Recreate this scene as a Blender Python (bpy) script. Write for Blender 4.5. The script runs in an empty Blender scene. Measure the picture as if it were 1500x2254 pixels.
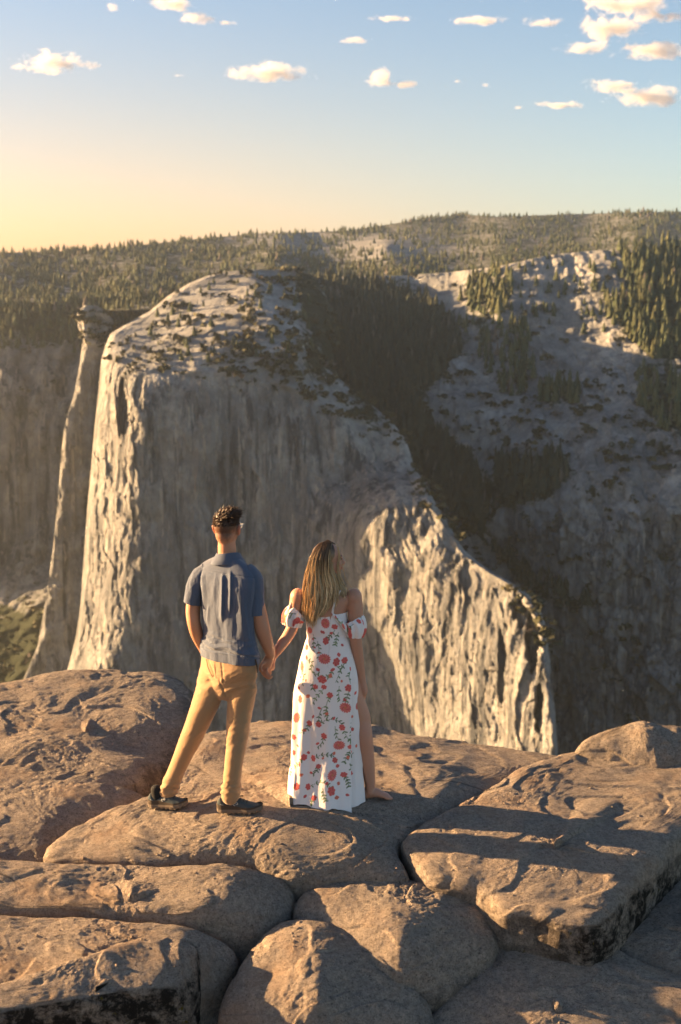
import bpy, math, random
import numpy as np
from mathutils import Vector, Matrix
from mathutils.bvhtree import BVHTree

random.seed(7)
rng = np.random.default_rng(7)
scene = bpy.context.scene
col = scene.collection

# ------------------------------------------------------------------ camera
HC = 3.28                       # eye height above the slab the couple stands on
FPX = 3130.0                    # focal length in photo pixels (50 mm on a 36 mm tall frame)
PITCH = math.atan(527.0 / FPX)
cam_d = bpy.data.cameras.new('camera')
cam = bpy.data.objects.new('camera', cam_d)
col.objects.link(cam)
cam.location = (0, 0, HC)
cam.rotation_euler = (math.pi / 2 - PITCH, 0, 0)
cam_d.sensor_fit = 'VERTICAL'
cam_d.sensor_height = 36.0
cam_d.sensor_width = 24.0
cam_d.lens = 36.0 * FPX / 2254.0
cam_d.clip_start = 0.1
cam_d.clip_end = 60000
cam_d.dof.use_dof = True
cam_d.dof.focus_distance = 8.8
cam_d.dof.aperture_fstop = 3.6
scene.camera = cam

# ------------------------------------------------------------------ sun and sky
SUN_AZ = math.radians(75)       # to the left of the view direction
SUN_EL = math.radians(13)
world = bpy.data.worlds.new('World')
scene.world = world
world.use_nodes = True
wn = world.node_tree
for n in list(wn.nodes): wn.nodes.remove(n)
w_out = wn.nodes.new('ShaderNodeOutputWorld')
w_bg = wn.nodes.new('ShaderNodeBackground')
w_sky = wn.nodes.new('ShaderNodeTexSky')
w_sky.sky_type = 'NISHITA'
w_sky.sun_disc = False
w_sky.sun_elevation = SUN_EL
w_sky.sun_rotation = -SUN_AZ
w_sky.altitude = 2200
w_sky.air_density = 1.0
w_sky.dust_density = 3.0
w_sky.ozone_density = 1.0
w_bg.inputs['Strength'].default_value = 0.054
# evening glow: the sky warms toward the sun and toward the horizon on that side
w_geo = wn.nodes.new('ShaderNodeNewGeometry')
w_dot = wn.nodes.new('ShaderNodeVectorMath'); w_dot.operation = 'DOT_PRODUCT'
wn.links.new(w_geo.outputs['Incoming'], w_dot.inputs[0])
w_dot.inputs[1].default_value = (math.sin(SUN_AZ), -math.cos(SUN_AZ), 0.0)
w_sep = wn.nodes.new('ShaderNodeSeparateXYZ'); wn.links.new(w_geo.outputs['Incoming'], w_sep.inputs[0])
w_r1 = wn.nodes.new('ShaderNodeMapRange'); w_r1.interpolation_type = 'SMOOTHSTEP'
w_r1.inputs['From Min'].default_value = -0.15; w_r1.inputs['From Max'].default_value = 0.55
wn.links.new(w_dot.outputs['Value'], w_r1.inputs['Value'])
w_r2 = wn.nodes.new('ShaderNodeMapRange'); w_r2.interpolation_type = 'SMOOTHSTEP'
w_r2.inputs['From Min'].default_value = -0.26; w_r2.inputs['From Max'].default_value = 0.02
wn.links.new(w_sep.outputs['Z'], w_r2.inputs['Value'])
w_mul = wn.nodes.new('ShaderNodeMath'); w_mul.operation = 'MULTIPLY'
wn.links.new(w_r1.outputs[0], w_mul.inputs[0]); wn.links.new(w_r2.outputs[0], w_mul.inputs[1])
w_mix = wn.nodes.new('ShaderNodeMix'); w_mix.data_type = 'RGBA'; w_mix.blend_type = 'MULTIPLY'
wn.links.new(w_mul.outputs[0], w_mix.inputs[0]); wn.links.new(w_sky.outputs[0], w_mix.inputs[6])
w_mix.inputs[7].default_value = (1.36, 0.75, 0.50, 1)
w_hs = wn.nodes.new('ShaderNodeHueSaturation'); w_hs.inputs['Saturation'].default_value = 1.0; w_hs.inputs['Value'].default_value = 0.70
wn.links.new(w_mix.outputs[2], w_hs.inputs['Color'])
wn.links.new(w_hs.outputs[0], w_bg.inputs[0])
wn.links.new(w_bg.outputs[0], w_out.inputs[0])

sun_d = bpy.data.lights.new('sun', 'SUN')
sun_d.energy = 5.0
sun_d.angle = math.radians(0.5)
sun_d.color = (1.0, 0.63, 0.30)
sun = bpy.data.objects.new('sun', sun_d)
col.objects.link(sun)
SUNV = Vector((-math.sin(SUN_AZ) * math.cos(SUN_EL), math.cos(SUN_AZ) * math.cos(SUN_EL), math.sin(SUN_EL)))
sun.rotation_euler = SUNV.to_track_quat('Z', 'Y').to_euler()
sun.location = (-30, 10, 20)

scene.view_settings.view_transform = 'Standard'
scene.view_settings.look = 'None'
scene.view_settings.exposure = 2.4
scene.view_settings.gamma = 1.0
scene.view_settings.use_curve_mapping = False
scene.render.engine = 'CYCLES'
scene.cycles.use_denoising = True
scene.cycles.max_bounces = 6
scene.cycles.diffuse_bounces = 3
scene.cycles.volume_bounces = 3
scene.cycles.transparent_max_bounces = 8

# ------------------------------------------------------------------ helpers
CP, SP = math.cos(PITCH), math.sin(PITCH)
CAM = np.array([0, 0, HC])

def ray(px, py):
    a = (np.asarray(px, float) - 750.0) / FPX
    b = (1127.0 - np.asarray(py, float)) / FPX
    return np.stack([a, CP + b * SP, -SP + b * CP], -1)

def at(px, py, Y):
    """the point seen at a photo position that stands Y metres ahead"""
    d = ray(px, py)
    return CAM + d * (np.asarray(Y, float) / d[..., 1])[..., None]

def gp(px, py, z):
    """the point seen at a photo position on the level z"""
    d = ray(px, py)
    return CAM + d * ((np.asarray(z, float) - HC) / d[..., 2])[..., None]

def unit(v):
    v = np.asarray(v, float)
    return v / np.linalg.norm(v)

def _grad(ix, iy, iz, seed):
    h = (ix.astype(np.uint32) * np.uint32(374761393) + iy.astype(np.uint32) * np.uint32(668265263)
         + iz.astype(np.uint32) * np.uint32(2246822519) + np.uint32((seed * 3266489917) & 0xffffffff))
    h = (h ^ (h >> np.uint32(13))) * np.uint32(1274126177)
    h = h ^ (h >> np.uint32(16))
    h = h * np.uint32(2654435761)
    h = h ^ (h >> np.uint32(15))
    return ((h & np.uint32(1023)).astype(np.float32) / 511.5 - 1, ((h >> np.uint32(10)) & np.uint32(1023)).astype(np.float32) / 511.5 - 1,
            ((h >> np.uint32(20)) & np.uint32(1023)).astype(np.float32) / 511.5 - 1)

def noise(p, seed=0):
    p = np.asarray(p, np.float64).reshape(-1, 3)
    f = np.floor(p)
    i = f.astype(np.int64)
    t = (p - f).astype(np.float32)
    u = t * t * t * (t * (t * 6 - 15) + 10)
    out = np.zeros(len(p), np.float32)
    for dx in (0, 1):
        wx = u[:, 0] if dx else 1 - u[:, 0]
        for dy in (0, 1):
            wy = u[:, 1] if dy else 1 - u[:, 1]
            for dz in (0, 1):
                wz = u[:, 2] if dz else 1 - u[:, 2]
                g = _grad(i[:, 0] + dx, i[:, 1] + dy, i[:, 2] + dz, seed)
                out += wx * wy * wz * (g[0] * (t[:, 0] - dx) + g[1] * (t[:, 1] - dy) + g[2] * (t[:, 2] - dz))
    return out * 1.15

def fbm(p, octaves=4, seed=0, gain=0.5, lac=2.03, ridged=False):
    p = np.asarray(p, np.float64).reshape(-1, 3)
    out = np.zeros(len(p), np.float32)
    a = 1.0
    for o in range(octaves):
        n = noise(p, seed + o * 17)
        if ridged: n = 0.5 - np.abs(n) * 1.6
        out += a * n
        a *= gain
        p = p * lac + 11.7
    return out

def facets(x, y, seed, tilt=0.5):
    """broken-rock relief: every cell of a jittered grid is a flat chip with its own depth and tilt"""
    ix, iy = np.floor(x).astype(np.int64), np.floor(y).astype(np.int64)
    best = np.full(x.shape, 1e9); out = np.zeros(x.shape)
    for dx in (-1, 0, 1):
        for dy in (-1, 0, 1):
            a, b = ix + dx, iy + dy
            g = _grad(a, b, a * 0 + 7, seed); g2 = _grad(a, b, a * 0 + 19, seed)
            cx, cy = a + .5 + .45 * g[0], b + .5 + .45 * g[1]
            d = (x - cx) ** 2 + (y - cy) ** 2
            v = g[2] + tilt * (g2[0] * (x - cx) + g2[1] * (y - cy))
            m = d < best
            best = np.where(m, d, best); out = np.where(m, v, out)
    return out

def rbf(ctrl, scale):
    c = np.array(ctrl, float)
    q = c[:, :2] / scale
    n = len(q)
    r = np.linalg.norm(q[:, None] - q[None], axis=-1)
    A = np.zeros((n + 3, n + 3))
    A[:n, :n] = r
    A[:n, n] = 1; A[:n, n + 1:] = q
    A[n, :n] = 1; A[n + 1:, :n] = q.T
    w = np.linalg.lstsq(A, np.concatenate([c[:, 2], [0, 0, 0]]), rcond=None)[0]
    def f(x, y):
        x = np.asarray(x, float) / scale; y = np.asarray(y, float) / scale
        out = w[n] + w[n + 1] * x + w[n + 2] * y
        for k in range(n):
            out = out + w[k] * np.sqrt((x - q[k, 0]) ** 2 + (y - q[k, 1]) ** 2)
        return out
    return f

def curve(pts):
    a = np.array(pts, float)
    return lambda t: np.interp(t, a[:, 0], a[:, 1])

def inpoly(x, y, poly):
    x = np.asarray(x, float); y = np.asarray(y, float)
    ins = np.zeros(x.shape, bool)
    n = len(poly)
    for i in range(n):
        x0, y0 = poly[i]; x1, y1 = poly[(i + 1) % n]
        c = ((y0 > y) != (y1 > y)) & (x < (x1 - x0) * (y - y0) / (y1 - y0 + 1e-12) + x0)
        ins ^= c
    return ins

def smooth01(t):
    t = np.clip(t, 0, 1)
    return t * t * (3 - 2 * t)

def grid_faces(R, C, wrap=False):
    r = np.arange(R - 1)[:, None]
    c = np.arange(C if wrap else C - 1)[None]
    c2 = (c + 1) % C
    f = np.stack([r * C + c, r * C + c2, (r + 1) * C + c2, (r + 1) * C + c], -1)
    return f.reshape(-1, 4)

def build(name, V, F, mat, parent=None, smooth=True, attrs=None, base=None, kind=None):
    """one mesh object out of arrays; F is one (n, k) array or a list of such arrays"""
    V = np.asarray(V, np.float64).reshape(-1, 3)
    if base is None:
        base = np.array([0, 0, 0.0])
    Fs = F if isinstance(F, list) else [F]
    Fs = [np.asarray(f, np.int32) for f in Fs if len(f)]
    me = bpy.data.meshes.new(name)
    me.vertices.add(len(V))
    me.vertices.foreach_set('co', (V - base).astype(np.float32).ravel())
    loops = np.concatenate([f.ravel() for f in Fs])
    starts, o = [], 0
    for f in Fs:
        starts.append(o + np.arange(len(f)) * f.shape[1]); o += f.size
    starts = np.concatenate(starts).astype(np.int32)
    me.loops.add(len(loops))
    me.loops.foreach_set('vertex_index', loops)
    me.polygons.add(len(starts))
    me.polygons.foreach_set('loop_start', starts)
    me.update(calc_edges=True)
    me.polygons.foreach_set('use_smooth', np.full(len(starts), smooth))
    for k, v in (attrs or {}).items():
        v = np.asarray(v, np.float32)
        if v.ndim == 1:
            a = me.attributes.new(k, 'FLOAT', 'POINT'); a.data.foreach_set('value', v)
        else:
            if v.shape[1] == 3: v = np.concatenate([v, np.ones((len(v), 1), np.float32)], 1)
            a = me.attributes.new(k, 'FLOAT_COLOR', 'POINT'); a.data.foreach_set('color', v.ravel())
    me.validate()
    if mat: me.materials.append(mat)
    ob = bpy.data.objects.new(name, me)
    col.objects.link(ob)
    ob.location = base
    if parent:
        attach(ob, parent)
    if kind: ob['kind'] = kind
    return ob

def attach(ob, parent):
    ob.parent = parent
    ob.matrix_parent_inverse = Matrix.Translation(-parent.location) if parent.parent is None else Matrix.Identity(4)

def empty(name, loc, label=None, cat=None, group=None):
    e = bpy.data.objects.new(name, None)
    col.objects.link(e)
    e.location = loc
    e.empty_display_size = 0.2
    tag(e, label, cat, group)
    return e

def tag(o, label=None, cat=None, group=None, kind=None):
    if label: o['label'] = label
    if cat: o['category'] = cat
    if group: o['group'] = group
    if kind: o['kind'] = kind
    return o

# ---- materials
class NT:
    def __init__(self, name):
        self.m = bpy.data.materials.new(name); self.m.use_nodes = True
        self.t = self.m.node_tree
        self.b = self.t.nodes['Principled BSDF']
        self.out = self.t.nodes['Material Output']
    def n(self, typ, **kw):
        x = self.t.nodes.new(typ)
        for k, v in kw.items(): setattr(x, k, v)
        return x
    def l(self, a, b): self.t.links.new(a, b)
    def val(self, sock, v):
        if hasattr(v, 'is_linked') or isinstance(v, bpy.types.NodeSocket): self.l(v, sock)
        else: sock.default_value = v
    def pos(self, scale=(1, 1, 1)):
        g = self.n('ShaderNodeNewGeometry'); m = self.n('ShaderNodeMapping')
        self.l(g.outputs['Position'], m.inputs[0]); m.inputs['Scale'].default_value = scale
        return m.outputs[0]
    def noise(self, vec, scale, detail=4, rough=0.55, dist=0.0):
        x = self.n('ShaderNodeTexNoise'); self.l(vec, x.inputs['Vector'])
        x.inputs['Scale'].default_value = scale; x.inputs['Detail'].default_value = detail
        x.inputs['Roughness'].default_value = rough; x.inputs['Distortion'].default_value = dist
        return x.outputs[0]
    def ramp(self, fac, stops):
        x = self.n('ShaderNodeValToRGB'); self.l(fac, x.inputs[0])
        e = x.color_ramp.elements
        while len(e) < len(stops): e.new(0.5)
        for k, (p, c) in enumerate(stops):
            e[k].position = p; e[k].color = (*c, 1) if len(c) == 3 else c
        return x.outputs[0]
    def mix(self, fac, a, b, mode='MIX'):
        x = self.n('ShaderNodeMix', data_type='RGBA', blend_type=mode)
        self.val(x.inputs[0], fac)
        for s, v in ((x.inputs[6], a), (x.inputs[7], b)):
            if isinstance(v, tuple): s.default_value = (*v, 1) if len(v) == 3 else v
            else: self.l(v, s)
        return x.outputs[2]
    def math(self, op, a, b=None, clamp=False):
        x = self.n('ShaderNodeMath', operation=op); x.use_clamp = clamp
        self.val(x.inputs[0], a)
        if b is not None: self.val(x.inputs[1], b)
        return x.outputs[0]
    def attr(self, name, fac=False):
        x = self.n('ShaderNodeAttribute', attribute_name=name)
        return x.outputs['Fac'] if fac else x.outputs['Color']
    def bump(self, h, strength, dist, normal=None):
        x = self.n('ShaderNodeBump'); self.l(h, x.inputs['Height'])
        x.inputs['Strength'].default_value = strength; x.inputs['Distance'].default_value = dist
        if normal is not None: self.l(normal, x.inputs['Normal'])
        return x.outputs[0]
    def finish(self, color=None, rough=0.8, normal=None, spec=0.3, **kw):
        if color is not None: self.val(self.b.inputs['Base Color'], (*color, 1) if isinstance(color, tuple) and len(color) == 3 else color)
        self.val(self.b.inputs['Roughness'], rough)
        self.b.inputs['Specular IOR Level'].default_value = spec
        if normal is not None: self.l(normal, self.b.inputs['Normal'])
        for k, v in kw.items(): self.val(self.b.inputs[k], v)
        return self.m

def mat_near_granite():
    t = NT('near_granite')
    p = t.pos()
    big = t.noise(p, 1.1, 5, 0.6)
    mid = t.noise(p, 7.0, 6, 0.65)
    c = t.ramp(big, [(0.28, (0.36, 0.295, 0.235)), (0.5, (0.47, 0.38, 0.298)), (0.72, (0.56, 0.435, 0.325))])
    c = t.mix(t.ramp(mid, [(0.42, (0, 0, 0)), (0.7, (1, 1, 1))]), c, (0.37, 0.315, 0.265))
    mo = t.noise(p, 34, 7, 0.85)
    c = t.mix(1.0, c, t.ramp(mo, [(0.30, (0.45, 0.43, 0.42)), (0.5, (0.97, 0.97, 0.97)), (0.70, (1.5, 1.45, 1.4))]), 'MULTIPLY')
    sp = t.noise(p, 85, 4, 0.8)
    c = t.mix(t.math('MULTIPLY', t.ramp(sp, [(0.36, (1, 1, 1)), (0.45, (0, 0, 0))]), 0.8), c, (0.055, 0.045, 0.04))
    sp2 = t.noise(p, 110, 3, 0.75, 0.4)
    c = t.mix(t.math('MULTIPLY', t.ramp(sp2, [(0.57, (0, 0, 0)), (0.66, (1, 1, 1))]), 0.6), c, (0.68, 0.55, 0.42))
    # hairline fissures, grey lichen spots and an orange-brown patina
    cr1 = t.math('ABSOLUTE', t.math('SUBTRACT', t.noise(t.pos((0.55, 1.0, 1.0)), 0.7, 1.5, 0.4, 0.1), 0.52))
    crk = t.ramp(cr1, [(0.0, (1, 1, 1)), (0.0045, (0, 0, 0))])
    crk = t.math('MULTIPLY', crk, t.ramp(t.noise(p, 1.3, 2), [(0.5, (0, 0, 0)), (0.58, (1, 1, 1))]))
    c = t.mix(t.math('MULTIPLY', crk, 0.6), c, (0.06, 0.045, 0.035))
    li = t.ramp(t.noise(p, 15, 5, 0.7), [(0.62, (0, 0, 0)), (0.69, (0.65, 0.65, 0.65))])
    c = t.mix(li, c, (0.13, 0.12, 0.105))
    pa = t.ramp(t.noise(p, 2.3, 5, 0.65), [(0.52, (0, 0, 0)), (0.68, (0.5, 0.5, 0.5))])
    c = t.mix(pa, c, (0.42, 0.27, 0.17))
    # lichen and water stains, and the dome's painted shade, where the attribute allows them
    st = t.attr('stain_shade', True)
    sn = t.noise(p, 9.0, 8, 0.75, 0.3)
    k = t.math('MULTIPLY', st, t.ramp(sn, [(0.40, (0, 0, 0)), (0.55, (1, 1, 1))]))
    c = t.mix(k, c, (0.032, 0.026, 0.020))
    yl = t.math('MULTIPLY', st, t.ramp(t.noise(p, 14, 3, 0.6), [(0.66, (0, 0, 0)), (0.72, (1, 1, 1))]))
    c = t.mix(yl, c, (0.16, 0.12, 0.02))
    h1 = t.noise(t.pos((0.8, 1.1, 1.3)), 36, 9, 0.82, 0.1)
    h2 = t.noise(p, 170, 4, 0.7)
    b = t.bump(h1, 1.0, 0.060)
    b = t.bump(h2, 0.9, 0.009, b)
    b = t.bump(t.math('SUBTRACT', 1.0, crk), 0.8, 0.012, b)
    return t.finish(c, 0.92, b, 0.15)

def mat_far_granite(name, warm=0.0, dark=1.0):
    t = NT(name)
    p = t.pos()
    wall = t.attr('wall', True); veg = t.attr('veg', True)
    a = tuple(x * dark for x in (0.385, 0.38, 0.365)); b_ = tuple(x * dark for x in (0.235, 0.245, 0.255)); c_ = tuple(x * dark for x in (0.53, 0.505, 0.465))
    big = t.noise(p, 0.006, 6, 0.62)
    c = t.ramp(big, [(0.32, b_), (0.5, a), (0.68, c_)])
    pat = t.noise(t.pos((0.010, 0.010, 0.005)), 1.0, 5, 0.6, 0.8)
    c = t.mix(t.ramp(pat, [(0.47, (0, 0, 0)), (0.62, (0.75, 0.75, 0.75))]), c, tuple(x * dark for x in (0.150, 0.160, 0.172)))
    fine = t.noise(p, 0.05, 6, 0.7)
    c = t.mix(t.ramp(fine, [(0.38, (0.8, 0.8, 0.8)), (0.6, (0, 0, 0))]), c, tuple(x * 0.55 for x in a))
    st = t.noise(t.pos((0.045, 0.045, 0.0035)), 1.0, 5, 0.65, 0.5)
    s1 = t.math('MULTIPLY', wall, t.ramp(st, [(0.49, (0, 0, 0)), (0.60, (0.9, 0.9, 0.9))]))
    c = t.mix(s1, c, tuple(x * dark for x in (0.078, 0.086, 0.098)))
    st2 = t.noise(t.pos((0.11, 0.11, 0.006)), 1.0, 4, 0.6, 0.3)
    s2 = t.math('MULTIPLY', wall, t.ramp(st2, [(0.58, (0, 0, 0)), (0.66, (0.75, 0.75, 0.75))]))
    c = t.mix(s2, c, tuple(x * dark for x in (0.50, 0.46, 0.40)))
    vn = t.noise(p, 0.035, 6, 0.7)
    th = t.math('SUBTRACT', t.math('ADD', vn, veg), 0.95)
    vk = t.math('MULTIPLY', th, 9.0, True)
    c = t.mix(vk, c, (0.040, 0.046, 0.026))
    h = t.noise(p, 0.09, 8, 0.7)
    h2 = t.noise(t.pos((0.12, 0.12, 0.012)), 1.0, 5, 0.65)
    b = t.bump(h, 0.9, 10.0)
    b = t.bump(t.math('MULTIPLY', h2, wall), 0.9, 12.0, b)
    return t.finish(c, 0.95, b, 0.1)

def mat_leaf(name, rough=0.8):
    t = NT(name)
    c = t.attr('Col')
    return t.finish(c, rough, None, 0.2)

def mat_plain(name, color, rough=0.6, spec=0.4, **kw):
    t = NT(name)
    n = t.noise(t.pos(), 60, 4)
    c = t.mix(t.math('MULTIPLY', n, 0.35), color, tuple(x * 0.6 for x in color))
    return t.finish(c, rough, None, spec, **kw)

# ================================================================== far terrain
M_WALL = mat_far_granite('far_granite')
M_FAR = mat_far_granite('farther_granite', dark=0.8)

def terrain(name, mat, pys, xl, xr, ncol, ctrl, disp, wall, veg, back=(True, True, True), rnd=(0, 0)):
    """a rock face as a sheet that folds back behind its own left, right and top edges"""
    py = np.asarray(pys, float)
    L = xl(py); Rr = xr(py)
    u = np.linspace(0, 1, ncol)
    PX = L[:, None] + (Rr - L)[:, None] * u[None]
    PY = np.repeat(py[:, None], ncol, 1)
    D = rbf(ctrl, 500.0)(PX, PY)
    for side, r in zip((0, 1), rnd):
        if r:
            e = np.abs(PX - (L if side == 0 else Rr)[:, None])
            D = D + r * np.clip(1 - e / 14.0, 0, 1) ** 2
    P = at(PX, PY, D)
    W = wall(PX, PY); G = veg(PX, PY)
    d = disp(P.reshape(-1, 3), PX.ravel(), PY.ravel()).reshape(D.shape)
    D = D + d
    P = at(PX, PY, D)
    inner = (P, PX, PY)
    steps = np.array([14, 45, 120, 260, 480.0])
    def ext(px, py_, D_, sgn, k):
        return at(px + sgn * 1.5 * (k + 1), py_ + 1.5 * (k + 1), D_ + steps[k])
    if back[0]:
        cols = [ext(PX[:, 0], PY[:, 0], D[:, 0], 1, k) for k in range(5)][::-1]
        P = np.concatenate([np.stack(cols, 1), P], 1)
        W = np.concatenate([np.repeat(W[:, :1], 5, 1), W], 1); G = np.concatenate([np.repeat(G[:, :1], 5, 1), G], 1)
    if back[1]:
        cols = [ext(PX[:, -1], PY[:, -1], D[:, -1], -1, k) for k in range(5)]
        P = np.concatenate([P, np.stack(cols, 1)], 1)
        W = np.concatenate([W, np.repeat(W[:, -1:], 5, 1)], 1); G = np.concatenate([G, np.repeat(G[:, -1:], 5, 1)], 1)
    if back[2]:
        top = P[0]
        rows = []
        for k in range(5)[::-1]:
            q = top.copy(); q[:, 1] += steps[k] * 1.5; q[:, 2] -= 6 * (k + 1) + steps[k] * 0.12
            rows.append(q)
        P = np.concatenate([np.stack(rows, 0), P], 0)
        W = np.concatenate([np.repeat(W[:1], 5, 0), W], 0); G = np.concatenate([np.repeat(G[:1], 5, 0), G], 0)
    R, C = P.shape[:2]
    ob = build(name, P.reshape(-1, 3), grid_faces(R, C), mat, attrs={'wall': W.ravel(), 'veg': G.ravel()}, kind='structure')
    return ob, inner

# ---- the great granite wall: nose, east face, lit buttress and the dome above
xl1 = curve([(593, 560), (598, 490), (608, 455), (622, 420), (650, 372), (685, 330), (715, 275), (735, 243), (760, 233), (790, 224), (880, 215), (960, 207), (1050, 199), (1150, 190),
             (1250, 183), (1330, 178), (1400, 168), (1450, 155), (1500, 142), (1560, 125), (1720, 80)])
xr1 = curve([(593, 660), (610, 690), (640, 715), (700, 735), (760, 735), (800, 735), (830, 745), (860, 775), (900, 830), (930, 865), (965, 892), (1000, 905), (1030, 912), (1060, 935), (1090, 950), (1120, 965),
             (1150, 985), (1180, 1003), (1210, 1022), (1235, 1050), (1260, 1085), (1285, 1130), (1310, 1165), (1340, 1188), (1380, 1203), (1430, 1208), (1500, 1217), (1600, 1225), (1720, 1232)])
ctrl1 = [(600, 593, 3000), (500, 600, 2960), (420, 622, 2900), (330, 685, 2820), (275, 715, 2740), (243, 735, 2680),
         (690, 610, 3020), (735, 700, 2850), (735, 800, 2690), (800, 890, 2600), (890, 965, 2545), (912, 1030, 2500),
         (238, 780, 2620), (300, 822, 2530), (340, 832, 2512), (430, 812, 2520), (520, 825, 2515), (600, 835, 2520), (680, 870, 2525), (750, 900, 2530),
         (480, 700, 2665), (600, 700, 2650), (400, 740, 2630), (560, 640, 2810), (660, 760, 2580),
         (215, 880, 2600), (200, 1050, 2600), (183, 1250, 2600), (168, 1400, 2585), (142, 1500, 2560), (80, 1700, 2520),
         (300, 900, 2470), (292, 1000, 2468), (288, 1100, 2465), (284, 1200, 2465), (276, 1290, 2460), (262, 1370, 2452), (232, 1450, 2440), (212, 1510, 2430), (180, 1650, 2410),
         (345, 880, 2480), (345, 1000, 2478), (340, 1150, 2475), (330, 1300, 2468), (300, 1420, 2455), (280, 1520, 2440),
         (450, 900, 2490), (450, 1100, 2480), (600, 1000, 2490), (450, 1300, 2465), (450, 1500, 2440), (600, 1150, 2480), (600, 1350, 2462), (600, 1550, 2432), (400, 1700, 2410), (700, 1700, 2400),
         (700, 1000, 2495), (800, 980, 2510), (850, 1030, 2500),
         (770, 1050, 2490), (650, 1120, 2480), (640, 1200, 2474), (650, 1300, 2464), (675, 1400, 2450), (730, 1500, 2435), (780, 1600, 2422), (810, 1700, 2408),
         (870, 1090, 2370), (820, 1150, 2352), (824, 1200, 2348), (834, 1270, 2338), (855, 1350, 2325), (885, 1430, 2308), (932, 1530, 2282), (962, 1620, 2262), (990, 1710, 2245),
         (945, 1095, 2350), (985, 1150, 2300), (1022, 1210, 2260), (1085, 1260, 2200), (1165, 1310, 2140), (1203, 1380, 2100), (1208, 1430, 2085), (1217, 1500, 2060), (1225, 1600, 2030), (1232, 1710, 2010)]

def disp1(P, px, py):
    rim = curve([(240, 780), (300, 825), (430, 815), (600, 838), (750, 905), (890, 972), (935, 1100), (1020, 1215), (1130, 1290), (1205, 1400), (1240, 1720)])(px)
    w = smooth01((py - rim + 6) / 24)
    q = P * np.array([1 / 55., 1 / 55., 1 / 420.])
    ribs = fbm(q, 5, 3, 0.6, ridged=True) * 15
    q2 = P * np.array([1 / 17., 1 / 17., 1 / 110.])
    ribs2 = fbm(q2, 3, 9, 0.5, ridged=True) * 5
    blocks = fbm(P / 70., 5, 21, 0.55) * 14
    bl = curve([(1060, 880), (1090, 860), (1150, 812), (1250, 826), (1350, 852), (1430, 880), (1530, 930), (1620, 960), (1720, 990)])(py)
    but = smooth01((px - bl + 25) / 60) * smooth01((py - 1085) / 40)
    nose = smooth01((320 - px) / 40)
    calm = 0.40 + 0.05 * np.maximum(but, nose)
    wx = P[:, 0] + fbm(P / 60., 2, 91) * 14; wz = P[:, 2] + wx * .12
    chips = facets(wx / 20., wz / 95., 5, .9) * 5.5 + facets(wx / 8., wz / 34., 6, .9) * 3.0 + facets(wx / 4., wz / 12., 12, .9) * 1.2
    led = fbm(P * np.array([1 / 60., 1 / 26., 1 / 26.]), 5, 33, 0.58) * 10 + fbm(P / 140., 3, 5) * 12 + facets(P[:, 0] / 30., P[:, 1] / 24., 8, .8) * 1.6
    # the big recess and pillars below the left rim, and flakes on the right of the lit buttress
    def pit(cx, cy, rx, ry, dep):
        wq = np.stack([px / 16., py / 45., px * 0], 1)
        e = ((px + 7 * fbm(wq, 3, 95) - cx) / rx) ** 2 + ((py + 40 * fbm(wq, 3, 97) - cy) / ry) ** 2 + .5 * fbm(wq * 3, 2, 99)
        return dep * smooth01((1.25 - e) / 0.5)
    arch = pit(272, 905, 13, 62, 34) + pit(305, 860, 10, 40, 10) + pit(1172, 1400, 13, 70, 34) + pit(1188, 1560, 8, 50, 22) + pit(1105, 1470, 7, 80, 18) + pit(1150, 1340, 22, 26, 16)
    return w * (calm * (ribs + ribs2 + blocks) + (.35 + .40 * np.maximum(but, nose)) * chips + arch) + (1 - w) * led

wall1 = lambda px, py: smooth01((py - curve([(240, 780), (300, 825), (430, 815), (600, 838), (750, 905), (890, 972), (935, 1100), (1020, 1215), (1130, 1290), (1240, 1500)])(px) + 10) / 60)
def veg1(px, py):
    v = 0.16 * smooth01((px - 450) / 250) * (1 - wall1(px, py)) + 0.20 * (1 - wall1(px, py))
    v = v + 0.25 * smooth01((px - 640) / 60) * smooth01((860 - py) / 60)
    v = v + 0.22 * np.exp(-((py - (600 + (px - 650) * 1.9)) / 40.0) ** 2) * smooth01((px - 640) / 20)
    return v
cliff, S_WALL = terrain('granite_cliff', M_WALL, np.linspace(593, 1720, 410), xl1, xr1, 370, ctrl1, disp1, wall1, veg1, rnd=(35, 25))

# ---- the wooded gully and the slopes right of it
xl2 = curve([(500, 610), (1720, 610)])
tops2 = curve([(600, 612), (760, 609), (900, 606), (1000, 598), (1100, 586), (1200, 563), (1300, 552), (1360, 550), (1400, 556), (1500, 540), (1600, 528)])
ctrl2 = [(610, 612, 3420), (760, 609, 3400), (900, 606, 3450), (1000, 598, 3400), (1100, 586, 3290), (1200, 563, 3240), (1300, 552, 3230), (1400, 556, 3210), (1600, 528, 3200),
         (700, 660, 3300), (850, 700, 3200), (800, 780, 3080), (870, 850, 2990), (950, 950, 2900), (1020, 1050, 2800), (1060, 1150, 2750), (1100, 1250, 2700), (640, 900, 3000), (640, 1300, 2900), (640, 1700, 2800),
         (1000, 680, 3270), (1100, 700, 3110), (1250, 700, 3110), (1150, 850, 2940), (1300, 850, 2850), (1400, 800, 2880), (1050, 900, 2900), (1200, 1000, 2700), (1350, 1000, 2650), (1500, 1000, 2600), (1500, 700, 3020), (1600, 800, 2850),
         (1085, 1150, 2730), (1150, 1150, 2640), (1250, 1150, 2580), (1400, 1150, 2520), (1580, 1150, 2480), (1130, 1300, 2680), (1250, 1300, 2560), (1400, 1300, 2500), (1580, 1300, 2450),
         (1240, 1480, 2600), (1320, 1440, 2500), (1450, 1430, 2470), (1300, 1560, 2500), (1450, 1540, 2420), (1200, 1710, 2520), (1400, 1710, 2400), (1590, 1710, 2330)]
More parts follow.
